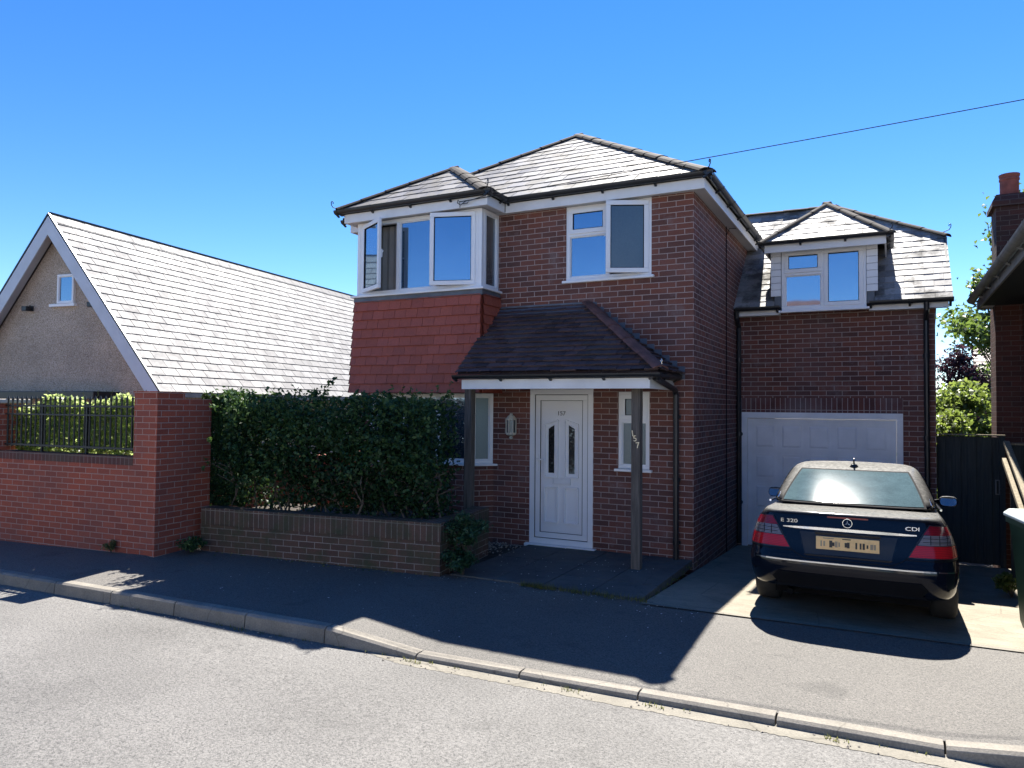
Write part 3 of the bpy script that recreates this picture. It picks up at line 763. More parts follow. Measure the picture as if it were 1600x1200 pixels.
# dormer
mb = MB(); mb.box(.62, .72, 2.755, 2.95, 3.40, 4.32); mb.box(1.93, 2.03, 2.755, 2.95, 3.40, 4.32)
mb.poly([(.61, 2.76, 3.4), (.61, 4.3, 4.8), (.61, 3.8, 4.37), (.61, 2.76, 4.37)]); mb.poly([(2.04, 2.76, 3.4), (2.04, 4.3, 4.8), (2.04, 3.8, 4.37), (2.04, 2.76, 4.37)])
mb.box(.62, 2.03, 2.76, 2.9, 4.32, 4.38)
dm = mb.build('dormer', 'lead', H)
for x0, x1 in ((.565, .715), (1.925, 2.075)):
    mb = MB()
    for k in range(7): mb.box(x0, x1, 2.735 - .004*(k % 1), 2.754, 3.575 + k*.105, 3.575 + (k+1)*.105 - .005)
    mb.build('cladding', 'upvc', dm, bevel=.004)
mb = MB(); mb.box(.50, 2.19, 2.52, 2.542, 4.225, 4.345); mb.box(.50, .522, 2.542, 3.6, 4.225, 4.345); mb.box(2.168, 2.19, 2.542, 3.6, 4.225, 4.345); mb.box(.523, 2.167, 2.543, 2.76, 4.305, 4.315); mb.build('fascia', 'white_paint', dm, bevel=.003)
window(H, (.722, 2.755, 3.345), (1,0,0), (0,-1,0), 1.20, .955, [(0, .60, .57, .955, 'top', 'sky_glass', 0), (0, .60, 0, .57, 'fixed', 'sky_glass', 0), (.60, 1.20, 0, .955, 'right', 'sky_glass', 0)], 'dormer window above the garage', recess=.0, fw=.06)
DZ = 4.385; DA = (1.345, 3.36, DZ+.745); ym = lambda z: EY + (z-EZ)/gs
tiles('slope', 'garage_slate', dm, [(.44, 2.46, DZ), (2.25, 2.46, DZ), DA], .165, .24, .0045, jitter=.003)
tiles('slope', 'garage_slate', dm, [(2.25, 2.46, DZ), (2.25, ym(DZ), DZ), (1.345, ym(DA[2]), DA[2]), DA], .165, .24, .0045, jitter=.003)
tiles('slope', 'garage_slate', dm, [(.44, ym(DZ), DZ), (.44, 2.46, DZ), DA, (1.345, ym(DA[2]), DA[2])], .165, .24, .0045, jitter=.003)
ridge('hip_tile', 'ridge_clay', dm, (2.26, 2.45, DZ), DA, .085, .4, h=-.02); ridge('hip_tile', 'ridge_clay', dm, (.43, 2.45, DZ), DA, .085, .4, h=-.02); ridge('ridge_tile', 'ridge_clay', dm, (1.345, ym(DA[2]), DA[2]), DA, .085, .4, h=-.02)
mb = MB(); gutter(mb, (.42, 2.515, 4.385), (2.28, 2.515, 4.385), (0,-1,0), .05); gutter(mb, (2.195, 2.45, 4.385), (2.195, 3.5, 4.385), (1,0,0), .05); gutter(mb, (.495, 2.45, 4.385), (.495, 3.5, 4.385), (-1,0,0), .05); mb.build('gutter', 'black_plastic', dm)

# porch
PE, PZ = -1.13, 2.225
pr_ = tiles('porch_roof', 'porch_tile', H, [(-2.845, PE, PZ), (-.13, PE, PZ), (-1.45, .0, 3.19), (-2.845, .0, 3.19)], .105, .17, .024, jitter=.008)
tiles('porch_slope', 'porch_tile', pr_, [(-.13, PE, PZ), (-.13, 0, PZ), (-1.45, 0, 3.19)], .105, .17, .024, jitter=.008)
ridge('hip_tile', 'brown_ridge', pr_, (-.12, PE-.01, PZ+.01), (-1.44, -.01, 3.20), .10, .38, h=.03)
mb = MB(); iron(mb, (-.10, PE-.03, PZ+.03), (1,-1,0)); mb.build('hip_iron', 'chrome', pr_)
mb = MB(); mb.bar((-2.82, -.012, 3.225), (-1.43, -.012, 3.225), .018, .05); mb.bar((-2.82, -.07, 3.165), (-1.45, -.07, 3.165), .16, .012, up=(0,-.65,.76))
n = 13
for k in range(n):
    t = k/n; x = -1.45 + 1.30*t; z = 3.19 - .965*t
    zz = math.floor((z+.10)/.075)*.075; mb.box(x-.02, x+.14, -.010, .0, z-.12, zz+.02)
mb.build('lead_flashing', 'lead', pr_)
mb = MB(); mb.box(-2.79, -.25, -1.08, -1.058, 2.035, 2.16); mb.box(-.272, -.25, -1.057, -.002, 2.035, 2.16); mb.build('porch_fascia', 'white_paint', H, bevel=.003)
mb = MB(); mb.box(-2.78, -.273, -1.057, -.003, 2.075, 2.085); mb.build('porch_ceiling', 'soffit_white', H)
mb = MB(); gutter(mb, (-2.88, -1.085, 2.215), (-.10, -1.085, 2.215), (0,-1,0), .05); gutter(mb, (-.245, -1.15, 2.215), (-.245, -.02, 2.215), (1,0,0), .05); mb.build('porch_gutter', 'black_plastic', H)
for i, (x, y) in enumerate(((-2.83, -.79), (-.485, -.82))):
    mb = MB(); mb.box(x-.055, x+.055, y-.055, y+.055, -.13, 2.075); p = mb.build('porch_post', 'post_wood', H, bevel=.006)
    if i:
        lab(p, 'weathered porch post carrying brass numerals')
        for ch, dx, z in (('1', -.035, 1.50), ('5', -.005, 1.44), ('7', .03, 1.36)):
            text('house_number', ch, 'silver_number', p, textframe((x+dx, y-.058, z), (1,0,.15), (0,-1,0)), .10, .005)
# wall lantern
mb = MB()
hexp = lambda r, z: [(-2.60 + r*math.cos(R(a)), -.012 - r*.9*math.sin(R(a)), z) for a in (0, 45, 90, 135, 180)]
def halfring(mb, lev):
    vs = []; fs = []
    for r, z in lev: vs += hexp(r, z)
    for i in range(len(lev)-1):
        for k in range(4): fs.append((i*5+k, i*5+k+1, i*5+k+6, i*5+k+5))
    mb.add(vs, fs)
halfring(mb, [(.02, 1.345), (.035, 1.37), (.012, 1.385), (.075, 1.41), (.082, 1.43), (.078, 1.44)]); halfring(mb, [(.085, 1.62), (.085, 1.635), (.05, 1.68), (.03, 1.69), (.02, 1.715)])
mb.box(-2.64, -2.56, -.012, -.001, 1.40, 1.66)
for a in (0, 45, 90, 135, 180):
    x, y = -2.60 + .077*math.cos(R(a)), -.012 - .07*math.sin(R(a)); mb.bar((x, y, 1.435), (x, y, 1.625), .014, .014)
ln = mb.build('wall_lantern', 'lantern_cream', H, bevel=.002)
mb = MB(); halfring(mb, [(.07, 1.437), (.07, 1.622)]); mb.build('lantern_glass', 'obscure_glass', ln)
# downpipes and cables on the walls
mb = MB(); mb.tube([(-.21, -1.0, 2.16), (-.21, -.55, 2.10), (-.21, -.12, 2.04), (-.21, -.055, 1.98), (-.21, -.055, -.12)], .036, 10)
for z in (1.7, .9, .1): mb.lathe([(.044, z-.03), (.044, z+.03)], 12, c=(-.21, -.055, 0)); mb.box(-.26, -.16, -.03, -.005, z-.02, z+.02)
mb.build('downpipe', 'black_plastic', H)
for x in (.045, 2.70):
    mb = MB(); mb.tube([(x, 2.73, 3.37), (x, 2.74, 3.27), (x, 2.92, 3.12), (x, 2.925, -.35)], .036, 10)
    for z in (2.6, 1.4, .3): mb.lathe([(.045, z-.03), (.045, z+.03)], 12, c=(x, 2.925, 0)); mb.box(x-.05, x+.05, 2.95, 2.975, z-.02, z+.02)
    mb.build('downpipe', 'black_plastic', H)
mb = MB(); mb.tube([(.012, 2.05, 4.6), (.012, 2.05, 3.0), (.012, 2.05, -.35)], .007, 6); mb.tube([(.012, 2.05, 4.45), (.05, 2.1, 4.57), (.15, 2.1, 4.56)], .006, 6); mb.build('wall_cable', 'cable_black', H)

# overhead line from the bracket on the bay
br = thing('cable_bracket', 'small black cable bracket looped on the fascia of the upper bay', 'bracket', (-3.08, -.655, 4.63))
mb = MB(); mb.tube([(-3.13, -.66, 4.69), (-3.12, -.70, 4.64), (-3.06, -.71, 4.60), (-2.99, -.71, 4.64), (-2.93, -.70, 4.66), (-2.96, -.69, 4.62), (-3.05, -.69, 4.62)], .006, 6); mb.tube([(-3.10, -.66, 4.58), (-3.08, -.70, 4.65), (-2.9, -.68, 4.66), (-2.7, -.67, 4.70)], .005, 6)
mb.build('hook', 'black_plastic', br)
mb = MB(); A = V((-3.08, -.72, 4.645)); D = V((3.531, .187, 5.338)) - A; B = A + D*4.2
mb.tube([A + (B-A)*t - V((0,0,.55*4*t*(1-t)*.35)) for t in [i/24 for i in range(25)]], .0055, 6); 
tag(mb.build('overhead_cable', 'cable_black'), 'thin overhead telephone cable rising from the bay across the blue sky', 'cable')

# ------------------------------------------------------------------ bungalow on the left
ba = R(8.1); UA = V((math.cos(ba), math.sin(ba), 0)); RA = V((-math.sin(ba), math.cos(ba), 0)); E0 = V((-11.305, .9, 0))
BF = Matrix((UA, RA, V((0,0,1)))).transposed().to_4x4(); BF.translation = E0          # local x across gable, y back, z up
bung = thing('bungalow', 'pebbledashed bungalow with steep bright tiled roof and pale bargeboards on its gable', 'house', E0)
PK, ZR, ZV, LN = -3.271, 6.02, 2.05, 15.0
mb = MB(BF)
wy, hw = .30, 2.92
mb.poly([(PK-hw, wy, -.7), (PK+hw, wy, -.7), (PK+hw, wy, ZV+.2), (PK, wy, ZR-.24), (PK-hw, wy, ZV+.2)])
mb.poly([(PK+hw, wy, -.7), (PK+hw, LN-.3, -.7), (PK+hw, LN-.3, ZV+.1), (PK+hw, wy, ZV+.1)]); mb.poly([(PK-hw, wy, -.7), (PK-hw, wy, ZV+.1), (PK-hw, LN-.3, ZV+.1), (PK-hw, LN-.3, -.7)])
mb.poly([(PK-hw, LN-.3, -.7), (PK-hw, LN-.3, ZV+.2), (PK, LN-.3, ZR-.24), (PK+hw, LN-.3, ZV+.2), (PK+hw, LN-.3, -.7)])
mb.build('wall', 'pebbledash', bung)
T = lambda *p: BF @ V(p)
rf = tiles('roof', 'bungalow_tile', bung, [T(0, 0, ZV), T(0, LN, ZV), T(PK, LN, ZR), T(PK, 0, ZR)], .232, .42, .016, jitter=.003, gap=.015)
tiles('left_slope', 'bungalow_tile', rf, [T(2*PK, LN, ZV), T(2*PK, 0, ZV), T(PK, 0, ZR), T(PK, LN, ZR)], .232, .42, .016, jitter=.003, gap=.015)
mb = MB(BF)
for sx in (1, -1):
    n = 34
    for k in range(n):
        y0 = k*LN/n; mb.add([(PK, y0, ZR+.055), (PK, y0+LN/n-.006, ZR+.05), (PK+sx*.17, y0+LN/n-.006, ZR-.165), (PK+sx*.17, y0, ZR-.16),
                              (PK, y0, ZR+.03), (PK, y0+LN/n-.006, ZR+.03), (PK+sx*.165, y0+LN/n-.006, ZR-.19), (PK+sx*.165, y0, ZR-.19)], [(0,1,2,3), (3,2,6,7), (0,3,7,4), (1,5,6,2)])
mb.build('ridge_tile', 'bungalow_tile', rf)
mb = MB(BF); mb.box(PK-.03, PK+.03, 0, LN, ZR+.045, ZR+.075); 
for sx in (1, -1): mb.bar((PK+sx*.178, 0, ZR-.178), (PK+sx*.178, LN, ZR-.178), .02, .025)
mb.build('dry_ridge_strip', 'black_plastic', rf)
mb = MB(BF)
for sx in (1, -1):
    a, b = V((PK + sx*3.29, 0, ZV-.02)), V((PK, 0, ZR-.02)); d = (b-a).normalized(); nn = V((d.z*sx, 0, -d.x*sx)) if False else V((-d.z, 0, d.x))
    dn = V((0,0,-.42)); mb.prism([a, b, b+dn, a+dn*.62 + V((-sx*.16, 0, 0))], (0, -.03, 0)); 
    mb.prism([a+V((0,.001,-.04)), b+V((0,.001,-.04)), b+V((0,.001,-.16)), a+V((0,.001,-.16))], (0, .29, 0))
mb.build('bargeboard', 'barge_white', bung)
mb = MB(BF); 
for sx in (1, -1): mb.bar((PK+sx*3.30, -.012, ZV+.0), (PK+sx*0, -.012, ZR+.035), .05, .035)
mb.build('verge_trim', 'black_plastic', bung)
mb = MB(BF); mb.box(-.06, .06, .01, LN, ZV-.10, ZV-.005); mb.build('gutter', 'grey_gutter', bung)
window(bung, T(PK+.0, wy, 4.06), UA, -RA, .50, .66, [(0, .5, 0, .66, 'fixed', 'sky_glass', 0)], 'small white loft window', recess=-.065, fw=.05, sill=0)
mb = MB(BF); mb.box(PK-.20, PK+.56, wy-.09, wy, 3.99, 4.05); mb.build('sill', 'upvc', bung)
for u, z in ((-4.10, 3.98), (-2.12, 4.0)):
    mb = MB(BF); mb.box(u-.05, u+.05, wy-.03, wy, z-.06, z+.06); mb.bar((u, wy-.03, z), (u+.10, wy-.14, z+.05), .03, .03); mb.box(u-.09, u+.06, wy-.20, wy-.08, z-.07, z+.04); mb.build('security_light', 'black_plastic', bung, bevel=.01)
mb = MB(BF); mb.box(-6.9, -1.35, -.42, wy-.005, 1.90, 2.06); mb.build('canopy', 'black_plastic', bung, bevel=.01)

# ------------------------------------------------------------------ boundary wall with railings, pier and return
WF = local((-5.85, -3.275, 0), (.9978, .067, 0), (.067, -.9978, 0))         # x right, y into the garden, z up
bw = thing('garden_wall', 'tall red brick boundary wall with square pier at the pavement corner', 'wall', (-5.85, -3.275, -.1))
mb = MB(WF); mb.box(-6.6, -.401, .0, .215, -.6, 1.028); mb.build('wall', 'garden_brick', bw)
mb = MB(WF); mb.box(-6.6, -.401, -.004, .219, 1.029, 1.138); mb.build('coping', 'garden_soldier', bw)
mb = MB(WF); mb.box(-.40, 0, -.001, .42, -.6, 1.94); mb.build('pier', 'garden_brick', bw)
mb = MB(WF); mb.box(-.41, .01, -.011, .43, 1.941, 1.965); mb.build('pier_cap', 'garden_brick', bw)
mb = MB(WF); mb.box(-.38, -.012, .421, .88, -.6, 1.875); mb.box(-.30, -.06, .881, 8.5, -.6, .98); mb.build('return_wall', 'garden_brick', bw)
mb = MB(WF); mb.box(-3.52, -3.06, -.02, .40, 1.139, 1.80); mb.box(-6.6, -3.521, .03, .20, 1.139, 1.75); mb.build('far_pier', 'garden_brick', bw)
mb = MB(WF); mb.box(-3.56, -3.02, -.06, .44, 1.801, 1.86); mb.build('far_pier_cap', 'stone_cap', bw, bevel=.01)
rl = thing('iron_railing', 'black iron railing with spiked bars along the top of the garden wall', 'railing', WF @ V((-1.7, .1, 1.14)))
mb = MB(WF); mb.box(-3.05, -.405, .085, .125, 1.755, 1.78); mb.build('top_rail', 'iron', rl)
mb = MB(WF); mb.box(-3.05, -.405, .085, .125, 1.64, 1.66); mb.build('middle_rail', 'iron', rl)
mb = MB(WF); mb.box(-3.05, -.405, .085, .125, 1.215, 1.24); mb.build('bottom_rail', 'iron', rl)
first = None
for k in range(27):
    x = -.46 - k*.0985
    if first is None:
        mb = MB(WF); mb.tube([(x, .105, 1.20), (x, .105, 1.84)], .0125, 8); mb.lathe([(.0125, 1.84), (.017, 1.855), (.017, 1.87), (.006, 1.90), (.001, 1.915)], 8, c=(x, .105, 0)); first = mb.build('bar', 'iron', rl)
    else:
        c = first.copy(); COL.objects.link(c); c.parent = rl; c.matrix_parent_inverse = first.matrix_parent_inverse.copy(); c.location = (WF.to_3x3() @ V((-k*.0985, 0, 0)))
for x in (-.46-.0985*9.5, -.46-.0985*18.5):
    mb = MB(WF); mb.box(x-.012, x+.012, .09, .12, 1.139, 1.80); mb.build('stay', 'iron', rl)

def wfp(u, v, z): 
    q = np.stack([u, v, z, np.ones_like(u)], 1); return (q @ np.array(WF).T)[:, :3]
n = 9000
u = rng.uniform(-3.03, -.40, n); top = 1.86 + .05*np.sin(u*5) + .03*np.sin(u*13+1) - .10*np.clip((-2.55-u)/.4, 0, 1)
z = 1.10 + (top-1.10)*rng.random(n)**.85; v = .20 + rng.random(n)*.20
k = u > -3.5; P = wfp(u, v, z)[k]
ivy = thing('ivy_hedge', 'sunlit variegated ivy growing behind the black iron railing', 'hedge', WF @ V((-1.7, .35, 0)))
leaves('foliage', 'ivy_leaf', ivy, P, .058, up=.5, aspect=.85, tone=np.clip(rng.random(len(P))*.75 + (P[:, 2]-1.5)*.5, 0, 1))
mb = MB()
for i in range(16):
    a = wfp(np.array([rng.uniform(-2.8, -.5)]), np.array([.3]), np.array([1.85]))[0]; pts = [V(a)]
    for j in range(4): pts.append(pts[-1] + V((rng.normal()*.03, rng.normal()*.02, .035)))
    mb.tube(pts, .0025, 4)
mb.build('tendril', 'weed_leaf', ivy)

# ------------------------------------------------------------------ planter wall and hedge
PL, PR = V((-5.70, -2.715, 0)), V((-2.33, -2.275, 0)); pu = (PR-PL).normalized(); LW = (PR-PL).length
PF = Matrix((pu, V((-pu.y, pu.x, 0)), V((0,0,1)))).transposed().to_4x4(); PF.translation = PL
pw = thing('planter_wall', 'low mossy brown brick wall in front of the hedge', 'wall', (PL+PR)/2 + V((0,0,-.1)))
mb = MB(PF); mb.box(0, LW, 0, .215, -.5, .262); mb.box(LW-.21, LW-.001, .216, 1.5, -.5, .262); mb.build('wall', 'planter_brick', pw)
mb = MB(PF); mb.box(0, LW+.004, -.004, .219, .263, .478); mb.box(LW-.21, LW+.004, .22, 1.5, .263, .478); mb.build('coping', 'planter_soldier', pw, bevel=.006)
mb = MB(PF); mb.add([(.0, .2, .33), (LW-.2, .2, .33), (LW-.2, 1.5, .36), (0, 1.5, .36)], [(0,1,2,3)]); struct(mb.build('planter_soil', 'earth'))

hd = thing('hedge', 'dense dark green clipped hedge rising above the low planter wall', 'hedge', (-4.0, -2.0, .4))
def hedge_pts(n):
    t = rng.random(n); u = -.38 + t*(LW+.23); 
    vv = rng.random(n); vv = np.where(rng.random(n) < .55, vv**2.2, vv)          # denser on the street face
    v = -.10 + vv*1.0; zt = 1.97 - .10*t + .035*np.sin(u*6) + .03*np.sin(u*17) + .04*np.sin(u*41+2)*rng.random(n); z = .45 + (zt-.45)*rng.random(n)
    P = np.stack([u, v, z], 1)
    nz = vnoise(P, 3.2, 3)
    v = np.where(u < .35, np.clip(v, .38, 2) , v); P[:, 1] = v
    edge = np.minimum.reduce([v+.10, .95-v, (zt-z)*1.2, u+.4, (LW+.0-u)])
    keep = (edge + nz*.15 > .02)
    bulge = np.clip((z-.55)/.5, 0, 1); keep &= (v > .22 - .34*bulge + nz*.07)
    dens = np.clip((z-.10)/.55, .55, 1); 
    hole = np.exp(-(((u-.80)/.30)**2 + ((z-.72)/.24)**2)); dens *= 1 - .97*hole
    hole = np.exp(-(((u-2.05)/.55)**2 + ((z-1.02)/.10)**2)); dens *= 1 - .70*hole*(nz > -.2)
    keep &= rng.random(n) < np.where((u < .5) & (z > 1.1), 1.0, dens*(.72 + .4*nz))
    return P[keep]
P = hedge_pts(50000)
Pw = (np.c_[P, np.ones(len(P))] @ np.array(PF).T)[:, :3]
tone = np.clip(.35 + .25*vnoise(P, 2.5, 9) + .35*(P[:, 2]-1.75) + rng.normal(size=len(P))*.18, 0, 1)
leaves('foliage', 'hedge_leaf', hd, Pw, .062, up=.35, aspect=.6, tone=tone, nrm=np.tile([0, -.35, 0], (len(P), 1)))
mb = MB(PF)
for i in range(22):
    x = .25 + i*(LW-.5)/21 + rng.normal()*.05; y = .45 + rng.normal()*.12; pts = [V((x, y, .33))]
    for j in range(6): pts.append(pts[-1] + V((rng.normal()*.045, rng.normal()*.035 - .01, .14)))
    mb.tube(pts, [.016, .014, .012, .011, .009, .007, .005], 6)
    for j in (2, 3, 4):
        q = pts[j]; mb.tube([q, q + V((rng.normal()*.12, -.08+rng.normal()*.05, .13)), q + V((rng.normal()*.2, -.15, .28))], [.008, .006, .004], 5)
x = 1.62; sp = [(x, .3, 1.88), (x+.02, .28, 2.02), (x+.10, .26, 2.10), (x+.19, .25, 2.13)]
mb.tube(sp, .004, 5); mb.build('stem', 'bark', hd)
shoots = []
for i in range(46):
    a = V((rng.uniform(-.1, LW-.1), rng.uniform(.05, .8), 1.84)); b = a + V((rng.normal()*.06, rng.normal()*.05, rng.uniform(.10, .22)))
    shoots += [np.array(a)*(1-t) + np.array(b)*t + rng.normal(size=3)*.018 for t in rng.random(11)]
for i in range(60):
    a = V((rng.uniform(.1, LW), rng.uniform(-.14, .0), rng.uniform(.8, 1.8))); b = a + V((rng.normal()*.06, -rng.uniform(.04, .12), rng.uniform(.02, .12)))
    shoots += [np.array(a)*(1-t) + np.array(b)*t + rng.normal(size=3)*.015 for t in rng.random(9)]
sh = np.array(shoots); leaves('shoot', 'hedge_leaf', hd, (np.c_[sh, np.ones(len(sh))] @ np.array(PF).T)[:, :3], .058, up=.4, tone=np.clip(.7 + rng.normal(size=len(sh))*.15, 0, 1))
q = np.array([np.array(sp[1])*(1-t) + np.array(sp[3])*t + rng.normal(size=3)*.025 for t in rng.random(26)]); q2 = np.array([(x-.12+rng.normal()*.05, .3, 1.97+rng.normal()*.03) for _ in range(22)])
q = np.r_[q, q2]; leaves('sprig', 'hedge_leaf', hd, (np.c_[q, np.ones(len(q))] @ np.array(PF).T)[:, :3], .06, up=.4)

def fern(name, label, cat, loc, r, h, n, mat, size, group=None, stemn=10):
    t = thing(name, label, cat, loc, group); loc = V(loc); mb = MB(); P = []
    for i in range(stemn):
        a = rng.uniform(0, 6.28); rr = r*rng.uniform(.35, 1); hh = h*rng.uniform(.45, 1); pts = []
        for j in range(7):
            s = j/6; p = loc + V((math.cos(a)*rr*s, math.sin(a)*rr*s, hh*math.sin(s*2.1)/.95 if s < .9 else hh*math.sin(1.9)/.95)); pts.append(p)
            if j > 1:
                for _ in range(n): P.append(np.array(p) + rng.normal(size=3)*np.array([.04, .04, .03])*(r*3))
        mb.tube(pts, [.006*(1-.1*k) for k in range(7)], 4)
    mb.build('stem', 'bark', t); leaves('foliage', mat, t, np.array(P), size, up=.7, aspect=.42); return t
fern('fern', 'feathery green fern spilling past the right end of the planter wall', 'plant', (-2.16, -1.98, .05), .30, .50, 26, 'fern_leaf', .05, stemn=16)
fern('fern', 'low dark ground fern at the foot of the planter wall by the left porch post', 'plant', (-2.12, -2.12, -.12), .24, .26, 26, 'fern_leaf', .05, stemn=12)
fern('weed_clump', 'small weed clump growing at the foot of the brick pier', 'plant', (-5.66, -2.86, -.07), .22, .16, 14, 'hedge_leaf', .045)
fern('weed_clump', 'pale weed clump at the base of the garden wall left of the pier', 'plant', (-6.55, -3.36, -.07), .12, .14, 8, 'weed_leaf', .035)
fern('weed_clump', 'sunlit weed clump beside the green wheelie bin', 'plant', (3.42, .55, -.28), .16, .26, 16, 'bush_leaf', .05)

# grass tufts, gravel, fallen petals
def tufts(name, pts, h, mat='weed_leaf'):
    vs, fs = [], []
    for (x, y, z, n, rr) in pts:
        for _ in range(n):
            a = rng.uniform(0, 6.28); b = rng.uniform(0, 6.28); d = rr*math.sqrt(rng.random()); px, py = x + d*math.cos(b)*1.6, y + d*math.sin(b)*.6
            hh = h*rng.uniform(.4, 1); w = .004; l = hh*.5
            i = len(vs); vs += [(px - w*math.sin(a), py + w*math.cos(a), z), (px + w*math.sin(a), py - w*math.cos(a), z), (px + l*math.cos(a), py + l*math.sin(a), z+hh)]; fs.append((i, i+1, i+2))
    me = bpy.data.meshes.new(name); me.from_pydata(vs, [], fs); uv = me.uv_layers.new(name='tone')
    for p in me.polygons:
        t = rng.random()
        for li in p.loop_indices: uv.data[li].uv = (t, t)
    me.materials.append(MATS[mat]); return stuff(new_obj(name, me))
pts = [(-1.32 + i*.045 + rng.normal()*.02, -2.19 + rng.normal()*.022, -.125, int(rng.integers(6, 26)*(1.5 if i < 9 else .8)), .04) for i in range(30)]
tufts('grass', pts, .085)
pts = []
for i in range(34):
    x = rng.uniform(-5, 3.2); pts.append((x, ky(x) - rng.uniform(.0, .04) if x > -1.2 else ky(x) - .03, zroad(x, -4.5)-.003, int(rng.integers(2, 8)), .02))
for x in (-3.06, -1.2, .15, .75, 1.9): pts.append((x, ky(x)-.06, zroad(x, -4.5), 22, .05))
tufts('kerb_grass', pts, .04)
pts = [(x, yb(x) - .02 + rng.normal()*.02, zb(x)-.01, int(rng.integers(1, 7)), .03) for x in rng.uniform(-8.5, -2.3, 90)]
tufts('wall_grass', pts, .06)
pts = [(rng.uniform(.0, .05), rng.uniform(-2.0, .4), -.15, 5, .02) for _ in range(30)]; tufts('edge_grass', pts, .05)
def grains(name, mat, P, r, flat=.6):
    vs, fs = [], []
    for p in P:
        s = r*rng.uniform(.5, 1.3); i = len(vs); q = [(1,0,0), (-1,0,0), (0,1,0), (0,-1,0), (0,0,1), (0,0,-1)]
        th = rng.uniform(0, 6.28); c, sn = math.cos(th), math.sin(th); e = rng.uniform(.6, 1.2)
        vs += [(p[0] + s*(a*c - b*e*sn), p[1] + s*(a*sn + b*e*c), p[2] + s*flat*d) for a, b, d in q]
        fs += [(i+a, i+b, i+c_) for a, b, c_ in ((0,2,4), (2,1,4), (1,3,4), (3,0,4), (2,0,5), (1,2,5), (3,1,5), (0,3,5))]
    me = bpy.data.meshes.new(name); me.from_pydata(vs, [], fs); me.materials.append(MATS[mat]); return stuff(new_obj(name, me))
gp = [(-2.78 + rng.normal()*.22 + .25*(y+.6), y + rng.normal()*.02, -.105 + abs(rng.normal())*.014) for y in rng.uniform(-1.0, -.25, 420)]
grains('gravel', 'pebble', gp, .018)
pp = []
for _ in range(150):
    x = rng.uniform(-4.5, .6); y = rng.uniform(ky(x)+.5, yb(x)-.02) if rng.random() < .4 else yb(x) - abs(rng.normal())*.15; pp.append((x, y, zpav(x, y)+.003))
for _ in range(60): pp.append((rng.uniform(-2.2, -.2), rng.uniform(-2.0, -.6), -.10))
grains('fallen_petals', 'petal', pp, .008, .25)
pp = [(x, ky(x) - rng.uniform(.0, .14), zroad(x, -4.5)+.006) for x in rng.uniform(-5, 3.2, 110)]
grains('kerb_grit', 'pebble', pp, .009)
lp = [(rng.uniform(-5.5, -2.4), 0, 0) for _ in range(160)]; lp = np.array([(x, yb(x) - abs(rng.normal())*.10, zb(x)) for x, _, _ in lp])
stuff(leaves('leaf_litter', 'weed_leaf', None, lp, .04, up=2.5))

# ------------------------------------------------------------------ neighbour's house on the right
nb = thing('neighbour_house', 'dark brick neighbouring house with tall chimney and low eaves at the right edge', 'house', (5, 2, -.4))
mb = MB(); mb.box(3.97, 9.5, -3.0, 4.5, -.7, 3.39); mb.box(3.63, 3.969, 3.65, 4.27, -.7, 3.9); mb.build('wall', 'neighbour_brick', nb)
mb = MB(); mb.box(3.655, 4.6, 3.651, 4.22, 3.901, 4.86); mb.add([(3.60, 3.59, 4.861), (4.66, 3.59, 4.861), (4.66, 4.28, 4.861), (3.60, 4.28, 4.861), (3.60, 3.59, 4.93), (4.66, 3.59, 4.93), (4.66, 4.28, 4.93), (3.60, 4.28, 4.93), (3.66, 3.66, 5.05), (4.6, 3.66, 5.05), (4.6, 4.2, 5.05), (3.66, 4.2, 5.05)],
    [(0,3,2,1), (0,1,5,4), (1,2,6,5), (2,3,7,6), (3,0,4,7), (4,5,9,8), (5,6,10,9), (6,7,11,10), (7,4,8,11), (8,9,10,11)])
ch = mb.build('chimney', 'chimney_brick', nb)
for x in (3.86, 4.35):
    mb = MB(); mb.lathe([(.125, 5.04), (.125, 5.30), (.135, 5.31), (.135, 5.335), (.125, 5.345), (.138, 5.375), (.14, 5.40), (.11, 5.40), (.10, 5.1)], 20, c=(x, 3.93, 0)); mb.build('chimney_pot', 'terracotta', ch, smooth=False)
nr = tiles('roof', 'garage_slate', nb, [(3.40, 3.96, 3.53), (3.40, -3.2, 3.53), (6.7, -3.2, 6.5), (6.7, 3.96, 6.5)], .25, .3, .012)
mb = MB(); mb.poly([(10, -3.2, 3.53), (10, 4.6, 3.53), (6.7, 4.6, 6.5), (6.7, -3.2, 6.5)]); mb.poly([(3.97, -3, 3.39), (9.5, -3, 3.39), (6.7, -3, 6.4)]); mb.build('rear_slope', 'roof_felt', nr)
mb = MB(); mb.box(3.425, 3.45, -3.2, 3.95, 3.36, 3.50); mb.box(3.45, 3.66, 3.92, 3.95, 3.36, 3.62); mb.build('fascia', 'grey_gutter', nb)
mb = MB(); mb.box(3.451, 3.968, -3.2, 3.648, 3.385, 3.395); mb.build('soffit', 'fence_wood', nb)
mb = MB(); mb.box(3.451, 3.628, 3.65, 3.919, 3.385, 3.395); mb.build('soffit_end', 'soffit_white', nb)
mb = MB(); gutter(mb, (3.42, 3.97, 3.525), (3.42, -3.2, 3.525), (-1,0,0), .062); mb.build('gutter', 'grey_gutter', nb)

